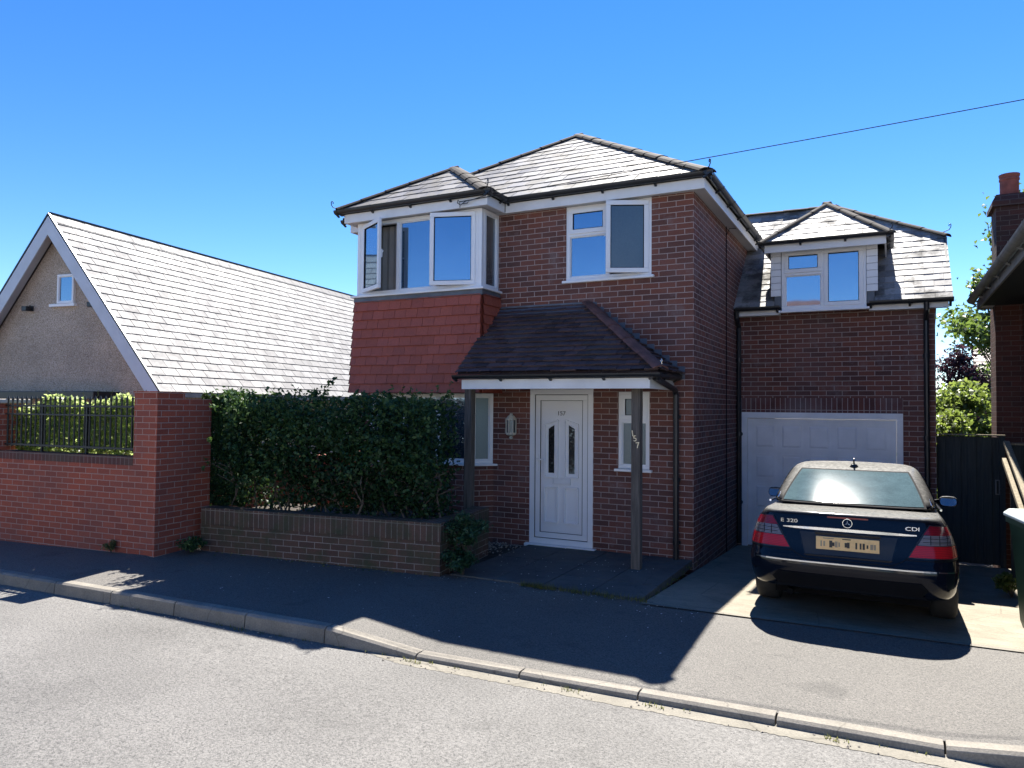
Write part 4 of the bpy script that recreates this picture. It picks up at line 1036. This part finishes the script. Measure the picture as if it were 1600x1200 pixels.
# side gate, low panel and handrail
gt = thing('side_gate', 'dark timber side gate of upright boards between the two houses', 'gate', (3.2, 3.1, -.4))
mb = MB()
for k in range(8):
    x = 2.832 + k*.095; mb.box(x, x+.11, 3.10 + .022*(k % 2), 3.12 + .022*(k % 2), -.38, 1.435 + random.uniform(-.006, .006))
mb.build('board_panel', 'fence_wood', gt, bevel=.003)
mb = MB(); mb.box(3.595, 3.665, 3.07, 3.15, -.6, 1.45); mb.build('post', 'fence_wood', gt)
mb = MB(); mb.box(2.83, 3.67, 3.06, 3.16, 1.452, 1.468); mb.build('capping', 'rail_wood', gt)
mb = MB(); frame_bars(mb, Matrix.Identity(4), 3.545, 3.60, .62, .83, .012, 3.07, 3.099); mb.build('latch', 'grey_gutter', gt)
sp_ = thing('fence_panel', 'short dark fence panel with pale top rail right of the side gate', 'fence', (3.9, 1.97, -.4))
mb = MB()
for k in range(9): x = 3.585 + k*.12; mb.box(x, x+.135, 1.95 + .022*(k % 2), 1.97 + .022*(k % 2), -.5, 1.37)
mb.build('board_panel', 'fence_wood', sp_, bevel=.003)
mb = MB(); mb.box(3.57, 4.7, 1.93, 1.995, 1.372, 1.395); mb.build('capping', 'rail_wood', sp_)
hr = thing('handrail', 'weathered pale timber handrail sloping down beside the bin', 'handrail', (3.52, .8, -.3))
mb = MB(); mb.bar((3.545, 1.92, 1.405), (3.50, -1.2, .46), .07, .05); mb.build('top_rail', 'rail_wood', hr, bevel=.008)
mb = MB(); mb.bar((3.50, 1.75, 1.19), (3.455, -1.2, .30), .05, .06); mb.build('lower_rail', 'rail_wood', hr, bevel=.008)
for y, z in ((-.2, .70), (-1.15, .42)):
    mb = MB(); mb.box(3.52, 3.59, y-.035, y+.035, -.4, z); mb.build('post', 'fence_wood', hr)

# wheelie bin
bn = thing('wheelie_bin', 'dark green wheelie bin with pale lid cut off by the right edge', 'bin', (3.42, -1.70, -.13))
BM_ = Matrix.Translation((3.47, -1.70, -.13)) @ Matrix.Rotation(R(8), 4, 'Z')
mb = MB(BM_); lv = [(.04, .20, .25), (.10, .215, .27), (.80, .255, .325), (.94, .27, .345), (.945, .29, .37), (1.0, .29, .37)]
def rr(w, d, z, r=.05):
    o = []
    for cx, cy, a0 in ((w-r, d-r, 0), (-w+r, d-r, 90), (-w+r, -d+r, 180), (w-r, -d+r, 270)):
        for k in range(4): a = R(a0 + 30*k); o.append((cx + r*math.cos(a), cy + r*math.sin(a), z))
    return o
vs = []; fs = []
for z, w, d in lv: vs += rr(w, d, z)
for i in range(len(lv)-1):
    for k in range(16): fs.append((i*16+k, i*16+(k+1) % 16, (i+1)*16+(k+1) % 16, (i+1)*16+k))
fs.append(tuple(range(16))); mb.add(vs, fs); mb.bar((-.2, -.375, .97), (.2, -.375, .97), .03, .05)
for x in (-.12, .12): mb.bar((x, -.245, .12), (x, -.335, .93), .03, .03)
mb.build('body', 'bin_green', bn, smooth=False, bevel=.004)
mb = MB(BM_); vs = rr(.30, .385, 1.0) + rr(.305, .39, 1.02) + rr(.27, .35, 1.06) + rr(.15, .2, 1.075); fs = []
for i in range(3):
    for k in range(16): fs.append((i*16+k, i*16+(k+1) % 16, (i+1)*16+(k+1) % 16, (i+1)*16+k))
fs.append(tuple(range(48, 64))); mb.add(vs, fs)
for x in (-.21, .21): mb.box(x-.05, x+.05, -.46, -.37, .985, 1.05)
ld = mb.build('lid', 'bin_lid', bn, bevel=.01)
mb = MB(BM_); mb.tube([(-.27, -.43, 1.015), (.27, -.43, 1.015)], .022, 10); mb.build('handle', 'bin_lid', bn)
mb = MB(BM_); mb.add([(-.20, -.30, 1.068), (.2, -.30, 1.068), (.13, .14, 1.081), (-.13, .14, 1.081)], [(0,1,2,3)]); mb.build('lid_panel', 'bin_blue', ld)
for x in (-.26, .26):
    mb = MB(BM_); mb.lathe([(.02, x-.03), (.09, x-.032), (.10, x-.02), (.10, x+.02), (.09, x+.032), (.02, x+.03)], 20, 'x', c=(0, -.26, .10)); mb.build('wheel', 'rubber', bn)

# ------------------------------------------------------------------ unseen houses added across the street for bounce light and pane reflections
sheet('far_pavement', 'pavement_asphalt', [-60, 60], lambda x: [ky(x)-20, ky(x)-14], lambda x, y: -.10)
plain('pale_render', (.66, .62, .54), .85, .06, 1.5, bump=.2, bscale=30)
for i, (cx, lb) in enumerate(((-15, 'unseen pale rendered house added across the street to the left for bounce light'), (-2.5, 'unseen pale rendered house added directly across the street for bounce light'), (10, 'unseen pale rendered house added across the street to the right for bounce light'))):
    oh = thing('added_opposite_house', lb, 'house', (cx, -25, -.2), 'unseen houses added across the street'); y0, y1 = -23.5, -32
    mb = MB(); wall(mb, (cx+4.8, y0, 0), (-1,0,0), (0,1,0), (0, 9.6), (-.6, 5.2), [(1, 3.2, .9, 2.2), (6.4, 8.6, .9, 2.2), (1, 3, 3.4, 4.6), (6.6, 8.6, 3.4, 4.6), (4.2, 5.2, -.1, 2.05)], .12)
    mb.poly([(cx-4.8, y0, -.6), (cx-4.8, y1, -.6), (cx-4.8, y1, 5.2), (cx-4.8, y0, 5.2)]); mb.poly([(cx+4.8, y0, -.6), (cx+4.8, y1, -.6), (cx+4.8, y1, 5.2), (cx+4.8, y0, 5.2)]); mb.poly([(cx-4.8, y1, -.6), (cx+4.8, y1, -.6), (cx+4.8, y1, 5.2), (cx-4.8, y1, 5.2)])
    mb.build('wall', 'pale_render', oh, fixn=False)
    mb = MB(); ry = (y0+y1)/2; a, b, c, d = (cx-5.2, y0+.4, 5.1), (cx+5.2, y0+.4, 5.1), (cx+5.2, y1-.4, 5.1), (cx-5.2, y1-.4, 5.1); e, f = (cx-1.5, ry, 7.7), (cx+1.5, ry, 7.7)
    for q_ in ((a, b, f, e), (b, c, f), (c, d, e, f), (d, a, e)): mb.poly(q_)
    mb.build('roof', 'brown_ridge', oh)
    for u0, u1, z0, z1 in ((1, 3.2, .9, 2.2), (6.4, 8.6, .9, 2.2), (1, 3, 3.4, 4.6), (6.6, 8.6, 3.4, 4.6)):
        window(oh, (cx+4.8-u0, y0, z0), (-1,0,0), (0,1,0), u1-u0, z1-z0, [(0, (u1-u0)/2, 0, z1-z0, 'fixed', 'dark_glass', 0), ((u1-u0)/2, u1-u0, 0, z1-z0, 'fixed', 'dark_glass', 0)], recess=.04)
    mb = MB(); mb.box(cx-.4, cx+.6, y0-.1, y0-.06, -.1, 2.05); mb.build('door', 'bin_blue', oh)

# ------------------------------------------------------------------ trees and shrubs behind
def tree(name, label, x, y, z0, h, r, nclump, leafm, size, n, cat='tree', trunk=.12, squash=.9, low=.35, seed=1, group=None):
    rs = np.random.default_rng(seed); t = thing(name, label, cat, (x, y, z0), group); mb = MB(); P = []; T = []
    mb.tube([(x, y, z0-.2), (x+.05*r, y, z0+h*.3), (x-.04*r, y, z0+h*.6), (x, y, z0+h*.88)], [trunk, trunk*.8, trunk*.5, trunk*.15], 8)
    for i in range(nclump):
        f = rs.uniform(low, 1.0); a = rs.uniform(0, 6.28); prof = math.sin(min(1, (f-low)/(1-low)*.85 + .18)*math.pi)**.6
        rad = r*prof*math.sqrt(rs.uniform(.1, 1)); c = np.array([x + rad*math.cos(a), y + rad*math.sin(a), z0 + h*f*.97])
        st = V((x, y, z0 + h*max(.15, f-.28))); mid = (st + V(c))/2 + V((0, 0, -.05*h)); mb.tube([st, mid, V(c)], [trunk*.28, trunk*.18, trunk*.05], 5)
        cr = r*rs.uniform(.20, .38); m = int(n/nclump*rs.uniform(.6, 1.4)); d = rs.normal(size=(m, 3)); d /= np.linalg.norm(d, axis=1)[:, None]
        rad_ = rs.random(m)[:, None]**.6*(1 + .35*np.abs(rs.normal(size=(m, 1)))); p = c + d*rad_*cr*np.array([1, 1, squash*.8]); p[:, 2] -= .12*cr*rs.random(m)
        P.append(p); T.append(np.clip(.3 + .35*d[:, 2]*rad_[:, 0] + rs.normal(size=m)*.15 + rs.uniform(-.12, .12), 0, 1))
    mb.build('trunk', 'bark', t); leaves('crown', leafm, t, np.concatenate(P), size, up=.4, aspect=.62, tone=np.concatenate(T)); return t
tree('broadleaf_tree', 'tall green broadleaf tree behind the neighbouring chimney', 5.45, 14, -.4, 8.0, 1.65, 56, 'tree_leaf', .15, 17000, seed=3, low=.2)
tree('purple_tree', 'dark purple leaved tree in the gap between the houses', 3.78, 12.2, -.4, 3.75, .85, 30, 'purple_leaf', .085, 6500, seed=5)
tree('garden_shrub', 'leafy green shrub standing above the side gate', 3.62, 9.2, -.4, 2.85, 1.05, 46, 'bush_leaf', .115, 10500, 'shrub', .06, low=.2, seed=8)
tree('garden_shrub', 'lower yellow green shrub just behind the side gate', 3.25, 6.6, -.4, 2.15, .8, 34, 'bush_leaf', .09, 7500, 'shrub', .05, low=.15, seed=11)
fh = thing('far_house', 'distant pale roofed house glimpsed beyond the shrubs', 'house', (6.8, 23, -.4))
mb = MB(); mb.box(5.4, 9.5, 22, 28, -.7, 2.3); mb.build('wall', 'neighbour_brick', fh)
tiles('roof', 'far_tile', fh, [(5.1, 21.7, 2.25), (9.8, 21.7, 2.25), (9.8, 25, 4.3), (5.1, 25, 4.3)], .3, .35, .02)
tree('far_tree', 'distant dark green tree seen low behind the broadleaf tree', 6.6, 27, -.4, 5.2, 1.9, 24, 'tree_leaf', .2, 3000, seed=14, low=.1)

# ------------------------------------------------------------------ the parked saloon
def car_paint():
    t = NT('car_paint'); t.base((.004, .006, .012)); t.rough(.10); t.b.inputs['Specular IOR Level'].default_value = .32
    geo = t.node('NewGeometry'); sp = t.node('SeparateXYZ'); t.link(geo.outputs['Normal'], sp.inputs[0])     # dust lies on what faces up
    up = t.ramp(sp.outputs['Z'], [(.45, 0.0), (.85, 1.0)])
    n = t.ramp(t.noise(26, 6, .75), [(.30, .30), (.68, .85)]); f = t.mix(n, up, 1, 'MULTIPLY')
    d = t.node('BsdfPrincipled'); d.inputs['Base Color'].default_value = (.135, .13, .115, 1); d.inputs['Roughness'].default_value = .6; d.inputs['Specular IOR Level'].default_value = .2
    t.norm(t.bump(t.noise(420, 2), .03, .002))
    t.link(t.bump(t.noise(160, 3, .7), .5, .004), d.inputs['Normal'])
    mx = t.node('MixShader'); t.link(f, mx.inputs[0]); t.link(t.b.outputs[0], mx.inputs[1]); t.link(d.outputs[0], mx.inputs[2]); t.link(mx.outputs[0], t.out.inputs[0])
    MATS['car_paint'] = t.m
car_paint()
def dusty_glass():
    t = NT('dusty_glass')
    n = t.ramp(t.noise(300, 3, .8), [(.38, .25), (.62, 1.0)]); b = t.ramp(t.noise(7, 4), [(.3, .8), (.7, 1.1)])
    c = t.mix(t.mix((.012, .02, .025), (.105, .165, .18), n), b, 1, 'MULTIPLY'); t.base(c); t.rough(.5)
    t.b.inputs['Specular IOR Level'].default_value = 0; t.b.inputs['Coat Weight'].default_value = .22; t.b.inputs['Coat Roughness'].default_value = .09
    MATS['dusty_glass'] = t.m
dusty_glass()
glass('car_glass', (.02, .024, .028), .10, .03)
def lens(name, c, rough=.12):
    t = NT(name); mp = t.node('TexWave', wave_type='BANDS'); mp.bands_direction = 'Z'; mp.inputs['Scale'].default_value = 22; t.link(t.coord(), mp.inputs['Vector'])
    t.base(t.mix(tuple(x*.6 for x in c), c, mp.outputs['Fac'])); t.rough(rough); t.b.inputs['Specular IOR Level'].default_value = .4
    MATS[name] = t.m
lens('lens_red', (.55, .014, .022)); lens('lens_clear', (.22, .20, .21)); lens('lens_red_top', (.26, .012, .025))
plain('plate_yellow', (.88, .56, .24), .45, .06, 30)
plain('plate_ink', (.04, .035, .03), .6)
plain('plate_faint', (.36, .28, .18), .6)
plain('underbody', (.006, .006, .007), .8, spec=.1)
plain('bumper_trim', (.008, .010, .013), .3)

CW = .911
LZ = [.27, .30, .36, .45, .52, .57, .60, .66, .75, .84, .91, .96, .992, 1.004]
LWD = [.82, .86, .895, .908, .911, .910, .907, .900, .882, .856, .825, .795, .765, .735]
LYR = [-.93, -.985, -1.02, -1.045, -1.052, -1.047, -1.025, -1.005, -.987, -.966, -.950, -.940, -.930, -.908]
LYF = [3.50, 3.62, 3.70, 3.74, 3.74, 3.72, 3.70, 3.66, 3.55, 3.30, 2.95, 2.55, 2.20, 2.05]
GZ = [.985, 1.06, 1.14, 1.22, 1.30, 1.36, 1.40, 1.425, 1.44]
GWD = [.775, .758, .732, .700, .664, .632, .600, .555, .49]
GYR = [-.44, -.29, -.12, .055, .235, .375, .49, .62, .78]
GYF = [2.12, 1.95, 1.76, 1.57, 1.38, 1.23, 1.12, 1.0, .88]
ip = lambda z, Z, A: float(np.interp(z, Z, A))
def smooth_ip(Z, A):
    Z = np.array(Z); A = np.array(A); d = np.gradient(A, Z)
    def f(z):
        z = min(max(z, Z[0]), Z[-1]); i = min(max(int(np.searchsorted(Z, z))-1, 0), len(Z)-2); h = Z[i+1]-Z[i]; t = (z-Z[i])/h
        return ((2*t**3-3*t**2+1)*A[i] + (t**3-2*t**2+t)*h*d[i] + (-2*t**3+3*t**2)*A[i+1] + (t**3-t**2)*h*d[i+1])
    return f
lw, lr, lf = smooth_ip(LZ, LWD), smooth_ip(LZ, LYR), smooth_ip(LZ, LYF)
gw, gr, gf = smooth_ip(GZ, GWD), smooth_ip(GZ, GYR), smooth_ip(GZ, GYF)
def plan(x, z, w, yr, yf, a, b, front=False):
    """y on the rear (or front) outline of the slice at height z"""
    ww = w(z); L = (yf(z)-yr(z))/2; c = (yf(z)+yr(z))/2; q = max(0., 1 - min(1., abs(x)/ww)**a)**(1/b); return c + L*q if front else c - L*q
def ring(z, w, yr, yf, a, b, n=21):
    xs = [math.sin(R(t))*w(z) for t in np.linspace(-90, 90, n)]
    rear = [(x, plan(x, z, w, yr, yf, a, b), z) for x in xs]; c = (yf(z)+yr(z))/2
    front = [(x, plan(x, z, w, yr, yf, a, b, True), z) for x in reversed(xs)]
    side = [s for s in (.85, .6, .3, 0, -.3, -.6, -.85)]
    def sidepts(sgn):
        L = (yf(z)-yr(z))/2; o = []
        for s in side:
            v = s*.80; o.append((sgn*w(z)*max(0, 1 - abs(v)**b)**(1/a), c - L*v, z))
        return o
    out = rear[1:-1] + sidepts(1) + front[1:-1] + sidepts(-1)[::-1]
    return out
def loft(mb, zs, w, yr, yf, a, b, crown):
    rings = [ring(z, w, yr, yf, a, b) for z in zs]; m = len(rings[0]); vs = [p for r_ in rings for p in r_]; fs = []
    for i in range(len(rings)-1):
        for k in range(m): fs.append((i*m+k, i*m+(k+1) % m, (i+1)*m+(k+1) % m, (i+1)*m+k))
    last = rings[-1]; c = np.mean(np.array(last), 0)
    for j, (s, dz) in enumerate(((.75, crown*.5), (.4, crown*.85), (.1, crown))):
        vs += [(c[0] + (p[0]-c[0])*s, c[1] + (p[1]-c[1])*s, p[2]+dz) for p in last]; o = (len(rings)-1+j)*m
        for k in range(m): fs.append((o+k, o+(k+1) % m, o+m+(k+1) % m, o+m+k))
    o = (len(rings)+2)*m; fs.append(tuple(range(o, o+m))); fs.append(tuple(reversed(range(m))))
    return mb.add(vs, fs)
CARM = Matrix.Translation((1.868, -1.09, -.188)) @ Matrix.Rotation(R(-2.75), 4, 'X')
car = thing('parked_car', 'dusty black saloon car parked nose in before the garage door', 'car', (1.868, -1.09, -.188))
def arch_cut(o, ys):
    """cut wheel openings into the evaluated body, then drop the cutters"""
    for y in ys:
        cm = MB(CARM); cm.lathe([(.001, -1.2), (.365, -1.2), (.365, 1.2), (.001, 1.2)], 32, 'x', c=(0, y, .325)); c = cm.build('cutter', 'underbody')
        md = o.modifiers.new('arch', 'BOOLEAN'); md.object = c; md.operation = 'DIFFERENCE'; md.solver = 'EXACT'
    dg = bpy.context.evaluated_depsgraph_get(); dg.update(); me = bpy.data.meshes.new_from_object(o.evaluated_get(dg))
    cs = [md.object for md in o.modifiers if md.type == "BOOLEAN"]; o.modifiers.clear(); o.data = me
    for c in cs: bpy.data.objects.remove(c)
mb = MB(CARM); loft(mb, LZ, lw, lr, lf, 4.2, 15, .022); body = mb.build('body', 'car_paint', None)
sb = body.modifiers.new('s', 'SUBSURF'); sb.levels = 1; sb.render_levels = 1
arch_cut(body, (0, 2.854)); body.data.shade_smooth(); body.parent = car; body.matrix_parent_inverse = abs_m(car).inverted()
for p in body.data.polygons: p.use_smooth = True
mb = MB(CARM); loft(mb, GZ, gw, gr, gf, 3.6, 9, .014); cab = mb.build('roof', 'car_paint', car, smooth=True)
sb = cab.modifiers.new('s', 'SUBSURF'); sb.levels = 1; sb.render_levels = 1
def patch(mb, fn, nu, nv):
    vs = [fn(i/nu, j/nv) for j in range(nv+1) for i in range(nu+1)]
    return mb.add(vs, [(j*(nu+1)+i, j*(nu+1)+i+1, (j+1)*(nu+1)+i+1, (j+1)*(nu+1)+i) for j in range(nv) for i in range(nu)])
def rearbody(x, z, off=.004): return (x, plan(x, z, lw, lr, lf, 4.2, 15) - off, z)
def rearglass(x, z, off=.004): return (x, plan(x, z, gw, gr, gf, 3.6, 9) - off*.5, z + off*.9)
def gl(u, v, inset, z0, z1, off):
    z = z0 + (z1-z0)*v; w = gw(z) - inset; x = (2*u-1)*w
    return rearglass(x, z, off)
mb = MB(CARM); patch(mb, lambda u, v: gl(u, v, .105, 1.035, 1.365, .006), 20, 10); mb.build('rear_window_seal', 'gasket', car, smooth=True, fixn=False)
mb = MB(CARM); patch(mb, lambda u, v: gl(u, v, .125, 1.048, 1.352, .010), 20, 10); mb.build('rear_window', 'dusty_glass', car, smooth=True, fixn=False)
mb = MB(CARM); patch(mb, lambda u, v: ((lambda z, x: (x, plan(x, z, gw, gr, gf, 3.6, 9, True) + .004, z + .006))(1.04 + .34*v, (2*u-1)*(gw(1.04+.34*v)-.09))), 16, 8); mb.build('windscreen', 'car_glass', car, smooth=True, fixn=False)
for sx in (-1, 1):
    for y0, y1, t0, t1 in ((.18, .93, .50, .93), (1.0, 1.86, 1.0, 1.38)):
        mb = MB(CARM)
        def sidep(u, v):
            z = 1.045 + .315*v; y = (y0 + (y1-y0)*u)*(1-v) + (t0 + (t1-t0)*u)*v; L = (gf(z)-gr(z))/2; c = (gf(z)+gr(z))/2
            return (sx*(gw(z)*max(0, 1-abs((y-c)/L)**9)**(1/3.6) + .005), y, z)
        patch(mb, sidep, 8, 6); mb.build('side_window', 'car_glass', car, smooth=True, fixn=False)
    mb = MB(CARM); mb.tube([(sx*(gw(1.0)+.012), y, 1.028) for y in (-.1, .4, 1.0, 1.5, 1.85)], .011, 6); mb.tube([(sx*(gw(z)*(.93) - .0), gr(z)+.22, z+.012) for z in (1.05, 1.14, 1.22, 1.30, 1.36)], .010, 6); mb.build('window_trim', 'chrome', car)
    # mirrors
    mb = MB(CARM); o = V((sx*.945, 1.62, 1.02)); vs = []; fs = []
    for dy, s in ((-.055, .93), (-.03, 1.0), (.03, .95), (.075, .6)):
        for k in range(12):
            a = 2*math.pi*k/12; cx, cz = math.cos(a), math.sin(a)
            vs.append((o.x + .095*s*abs(cx)**.6*math.copysign(1, cx), o.y + dy, o.z + .062*s*abs(cz)**.7*math.copysign(1, cz)))
    for i in range(3):
        for k in range(12): fs.append((i*12+k, i*12+(k+1) % 12, (i+1)*12+(k+1) % 12, (i+1)*12+k))
    fs += [tuple(range(12)), tuple(reversed(range(36, 48)))]; mb.add(vs, fs); mb.bar((sx*.80, 1.66, 1.0), (sx*.88, 1.64, 1.02), .08, .05)
    mm = mb.build('wing_mirror', 'car_paint', car, bevel=.006)
    mb = MB(CARM); mb.add([(o.x + .082*abs(math.cos(t))**.6*math.copysign(1, math.cos(t)), o.y-.062+.010*math.sin(t), o.z + .05*abs(math.sin(t))**.7*math.copysign(1, math.sin(t))) for t in [2*math.pi*k/14+.01 for k in range(14)]], [tuple(range(14))]); mb.build('mirror_glass', 'car_glass', mm)
# lamps: three stacked lenses following the wing
def q4(A, B, C, D, u, v): 
    a = (A[0]*(1-u)+B[0]*u, A[1]*(1-u)+B[1]*u); b = (D[0]*(1-u)+C[0]*u, D[1]*(1-u)+C[1]*u); return (a[0]*(1-v)+b[0]*v, a[1]*(1-v)+b[1]*v)
for sx in (-1, 1):
    # inner edge slants outwards with height; outer edge wraps round the wing
    zin = [(.665, .485), (.78, .552), (.865, .60), (.945, .655)]; zout = [(.672, .878), (.78, .862), (.865, .835), (.930, .80)]
    def ledge(pts, z): return float(np.interp(z, [p[0] for p in pts], [p[1] for p in pts]))
    def band(z0, z1, mat, off, inner=0, outer=0, name='lens', par=None):
        mb = MB(CARM)
        def fn(u, v):
            zi = z0 + (z1-z0)*v; xi = ledge(zin, zi)+inner; xo = ledge(zout, zi)-outer; x = xi + (xo-xi)*u
            return rearbody(sx*x, zi - .012*u*(1 if z1 > .9 else 0), off)
        patch(mb, fn, 14, 5); return mb.build(name, mat, par, smooth=True, fixn=False)
    hl = band(.662, .948, 'bumper_trim', .004, -.006, -.004, 'tail_lamp', car)
    band(.668, .768, 'lens_red', .009, .004, .004, 'red_lens', hl); band(.774, .858, 'lens_clear', .009, .012, .010, 'clear_lens', hl); band(.864, .940, 'lens_red_top', .009, .004, .004, 'upper_lens', hl)
    mb = MB(CARM)
    for zc in (.80, .832): 
        mb.tube([rearbody(sx*x, zc, .011) for x in np.linspace(.60, .84, 8)], .0025, 4)
    for x in (.66, .73, .79): mb.tube([rearbody(sx*x, zz, .011) for zz in (.778, .855)], .003, 4)
    mb.build('lens_rib', 'gasket', hl)
def ribbon(name, mat, pts, w, off, par, thick=None):
    """strip following the rear surface along (x,z) points"""
    mb = MB(CARM); P = [V(rearbody(x, z, off)) for x, z in pts]
    vs = []; n = len(P)
    for i, p in enumerate(P):
        d = (P[min(i+1, n-1)] - P[max(i-1, 0)]).normalized(); nrm = V((0, -1, 0)); s = d.cross(nrm).normalized()
        ww = w if not callable(w) else w(i/(n-1))
        vs += [p + s*ww/2, p - s*ww/2] + ([p + s*ww/2 + V((0, .02, 0)), p - s*ww/2 + V((0, .02, 0))] if thick else [])
    k = 4 if thick else 2; fs = []
    for i in range(n-1):
        a, b = i*k, (i+1)*k; fs.append((a, a+1, b+1, b))
        if thick: fs += [(a, b, b+2, a+2), (a+1, a+3, b+3, b+1)]
    if thick: fs += [(0, 2, 3, 1), ((n-1)*k, (n-1)*k+1, (n-1)*k+3, (n-1)*k+2)]
    mb.add(vs, fs); return mb.build(name, mat, par)
lin = lambda x0, z0, x1, z1, n=12: [(x0 + (x1-x0)*i/n, z0 + (z1-z0)*i/n) for i in range(n+1)]
seam = [lin(-.66, .948, -.485, .662) + lin(-.485, .662, -.44, .625, 4) + lin(-.44, .625, -.36, .585, 4) + lin(-.36, .585, .36, .585, 16) + lin(.36, .585, .44, .625, 4) + lin(.44, .625, .485, .662, 4) + lin(.485, .662, .66, .948)]
bl_ = ribbon('boot_seam', 'gasket', seam[0], .007, .003, car)
ribbon('boot_lip_seam', 'gasket', lin(-.72, .972, .72, .972, 24), .004, .002, car)
ribbon('boot_chrome', 'chrome', lin(-.552, .853, .552, .853, 24), lambda t: .026 - .016*abs(2*t-1)**3, .016, car, True)
ribbon('bumper_strip', 'chrome', lin(-.80, .556, .70, .556, 30), .013, .010, car, True)
ribbon('bumper_strip', 'chrome', lin(.715, .556, .86, .552, 12), .011, .008, car, True)
ribbon('bumper_seam', 'gasket', lin(-.88, .645, -.47, .640, 10), .006, .003, car); ribbon('bumper_seam', 'gasket', lin(.47, .640, .88, .645, 10), .006, .003, car)
ribbon('brake_light', 'lens_red_top', lin(-.17, .962, .17, .962, 8), .014, .004, car)
mb = MB(CARM)                                                                  # recess for the number plate
def rec(u, v): 
    z = .625 + .195*v; w = .36 + .05*v; return rearbody((2*u-1)*w, z, .003)
patch(mb, rec, 12, 4); mb.build('plate_recess', 'bumper_trim', car, smooth=True, fixn=False)
ribbon('recess_edge', 'car_paint', lin(-.41, .82, -.36, .625, 5) + lin(-.34, .615, .34, .615, 10) + lin(.36, .625, .41, .82, 5), .012, .008, car, True)
mb = MB(CARM); patch(mb, lambda u, v: rearbody((2*u-1)*(.64 - .05*v*0 - .10*abs(v-.5)), .335 + .115*v, .004), 20, 4); mb.build('bumper_grille', 'underbody', car, smooth=True, fixn=False)
ribbon('bumper_grille_edge', 'underbody', lin(-.62, .325, .62, .325, 20), .02, .008, car, True)
py = plan(0, .73, lw, lr, lf, 4.2, 15) - .022
mb = MB(CARM); mb.box(-.26, .26, py, py+.012, .675, .79); pl = mb.build('number_plate', 'plate_yellow', car, bevel=.003)
mb = MB(CARM); fa = MB(CARM)
for i, x in enumerate((-.215, -.19, -.135, -.115, -.09, -.065, -.01, .01, .075, .11, .135, .165, .20, .225)):
    w, h = rng.uniform(.006, .013), rng.uniform(.03, .062); (mb if i in (2, 3, 6, 7, 8, 9, 10, 11) else fa).box(x-w, x+w, py-.002, py+.001, .733-h/2 - .006, .733+h/2 - .006)
fa.box(-.20, -.11, py-.002, py+.001, .772, .780); mb.box(-.04, .03, py-.0025, py+.001, .773, .782)
mb.build('plate_marking', 'plate_ink', pl); fa.build('plate_faded_marking', 'plate_faint', pl)
ribbon('plate_light_bar', 'car_paint', lin(-.27, .815, .27, .815, 8), .02, .02, car, True)
ey = plan(0, .918, lw, lr, lf, 4.2, 15) - .012
mb = MB(CARM); c = V((0, ey, .917))
vs = []; n = 36; fs = []
for k in range(n):
    a = 2*math.pi*k/n
    for rr_, dy in ((.043, .004), (.041, -.003), (.037, -.003), (.035, .004)): vs.append((c.x + rr_*math.cos(a), c.y + dy, c.z + rr_*math.sin(a)))
for k in range(n):
    for j in range(3): fs.append((k*4+j, k*4+j+1, ((k+1) % n)*4+j+1, ((k+1) % n)*4+j))
mb.add(vs, fs)
for k in range(3):
    a = R(90 + 120*k); t = V((math.cos(a), 0, math.sin(a))); s = V((-math.sin(a), 0, math.cos(a)))
    mb.add([c + t*.038 + V((0, -.001, 0)), c + s*.006 + t*.004, c + V((0, -.008, 0)), c - s*.006 + t*.004, c - t*.004], [(0, 1, 2), (0, 2, 3), (1, 4, 2), (4, 3, 2)])
mb.build('boot_emblem', 'chrome', car)
def cartext(s, x, z, size, xs):
    y = plan(x, z, lw, lr, lf, 4.2, 15) - .006; dx = .01; sl = (plan(x+dx, z, lw, lr, lf, 4.2, 15) - plan(x-dx, z, lw, lr, lf, 4.2, 15))/(2*dx)
    return text('boot_lettering', s, 'chrome', car, CARM @ textframe((x, y, z), (1, sl, 0), (sl, -1, 0)), size, .003, xs)
cartext('E 320', -.50, .906, .046, 1.5); cartext('CDI', .52, .906, .046, 1.5)
# roof fin, exhaust, underside, wheels
mb = MB(CARM); mb.tube([(0, gr(1.40)+.02, 1.412), (0, gr(1.40)-.02, 1.455), (0, gr(1.40)-.035, 1.49)], [.012, .008, .005], 8); mb.lathe([(.0, 1.44), (.028, 1.425), (.045, 1.40)], 12, c=(0, gr(1.40)+.02, 0)); mb.build('roof_antenna', 'bumper_trim', car)
mb = MB(CARM); mb.box(-.66, .66, -.62, 3.4, .19, .40); mb.build('underside', 'underbody', car)
mb = MB(CARM); mb.tube([(-.5, -.4, .25), (-.5, -.86, .24)], .028, 10); mb.build('exhaust', 'underbody', car)
wheel = None
for x, y in ((-.79, 0), (.79, 0), (-.79, 2.854), (.79, 2.854)):
    sg = 1 if x > 0 else -1; C0 = (x, y, .325)
    mb = MB(CARM); mb.lathe([(.20, -.105), (.285, -.115), (.315, -.10), (.326, -.07), (.326, .07), (.315, .10), (.285, .115), (.20, .105)], 40, 'x', c=C0); ty = mb.build('wheel', 'rubber', car, smooth=True)
    mb = MB(CARM); mb.lathe([(.21, -.09), (.205, sg*.03), (.215, sg*.10), (.205, sg*.112)], 32, 'x', c=C0)
    for k in range(5):
        a = 2*math.pi*k/5; c, s = math.cos(a), math.sin(a); mb.bar((x+sg*.085, y, .325), (x+sg*.095, y+.20*c, .325+.20*s), .03, .055, up=(1,0,0))
    mb.lathe([(.001, sg*.10), (.05, sg*.10), (.06, sg*.08)], 16, 'x', c=C0); mb.build('rim', 'alloy', ty)
mb = MB(CARM); mb.box(-.62, .62, .3, 1.7, .45, .98); 
for sx in (-1, 1): mb.box(sx*.38-.13, sx*.38+.13, .55, .65, .95, 1.22)
mb.build('interior', 'underbody', car)
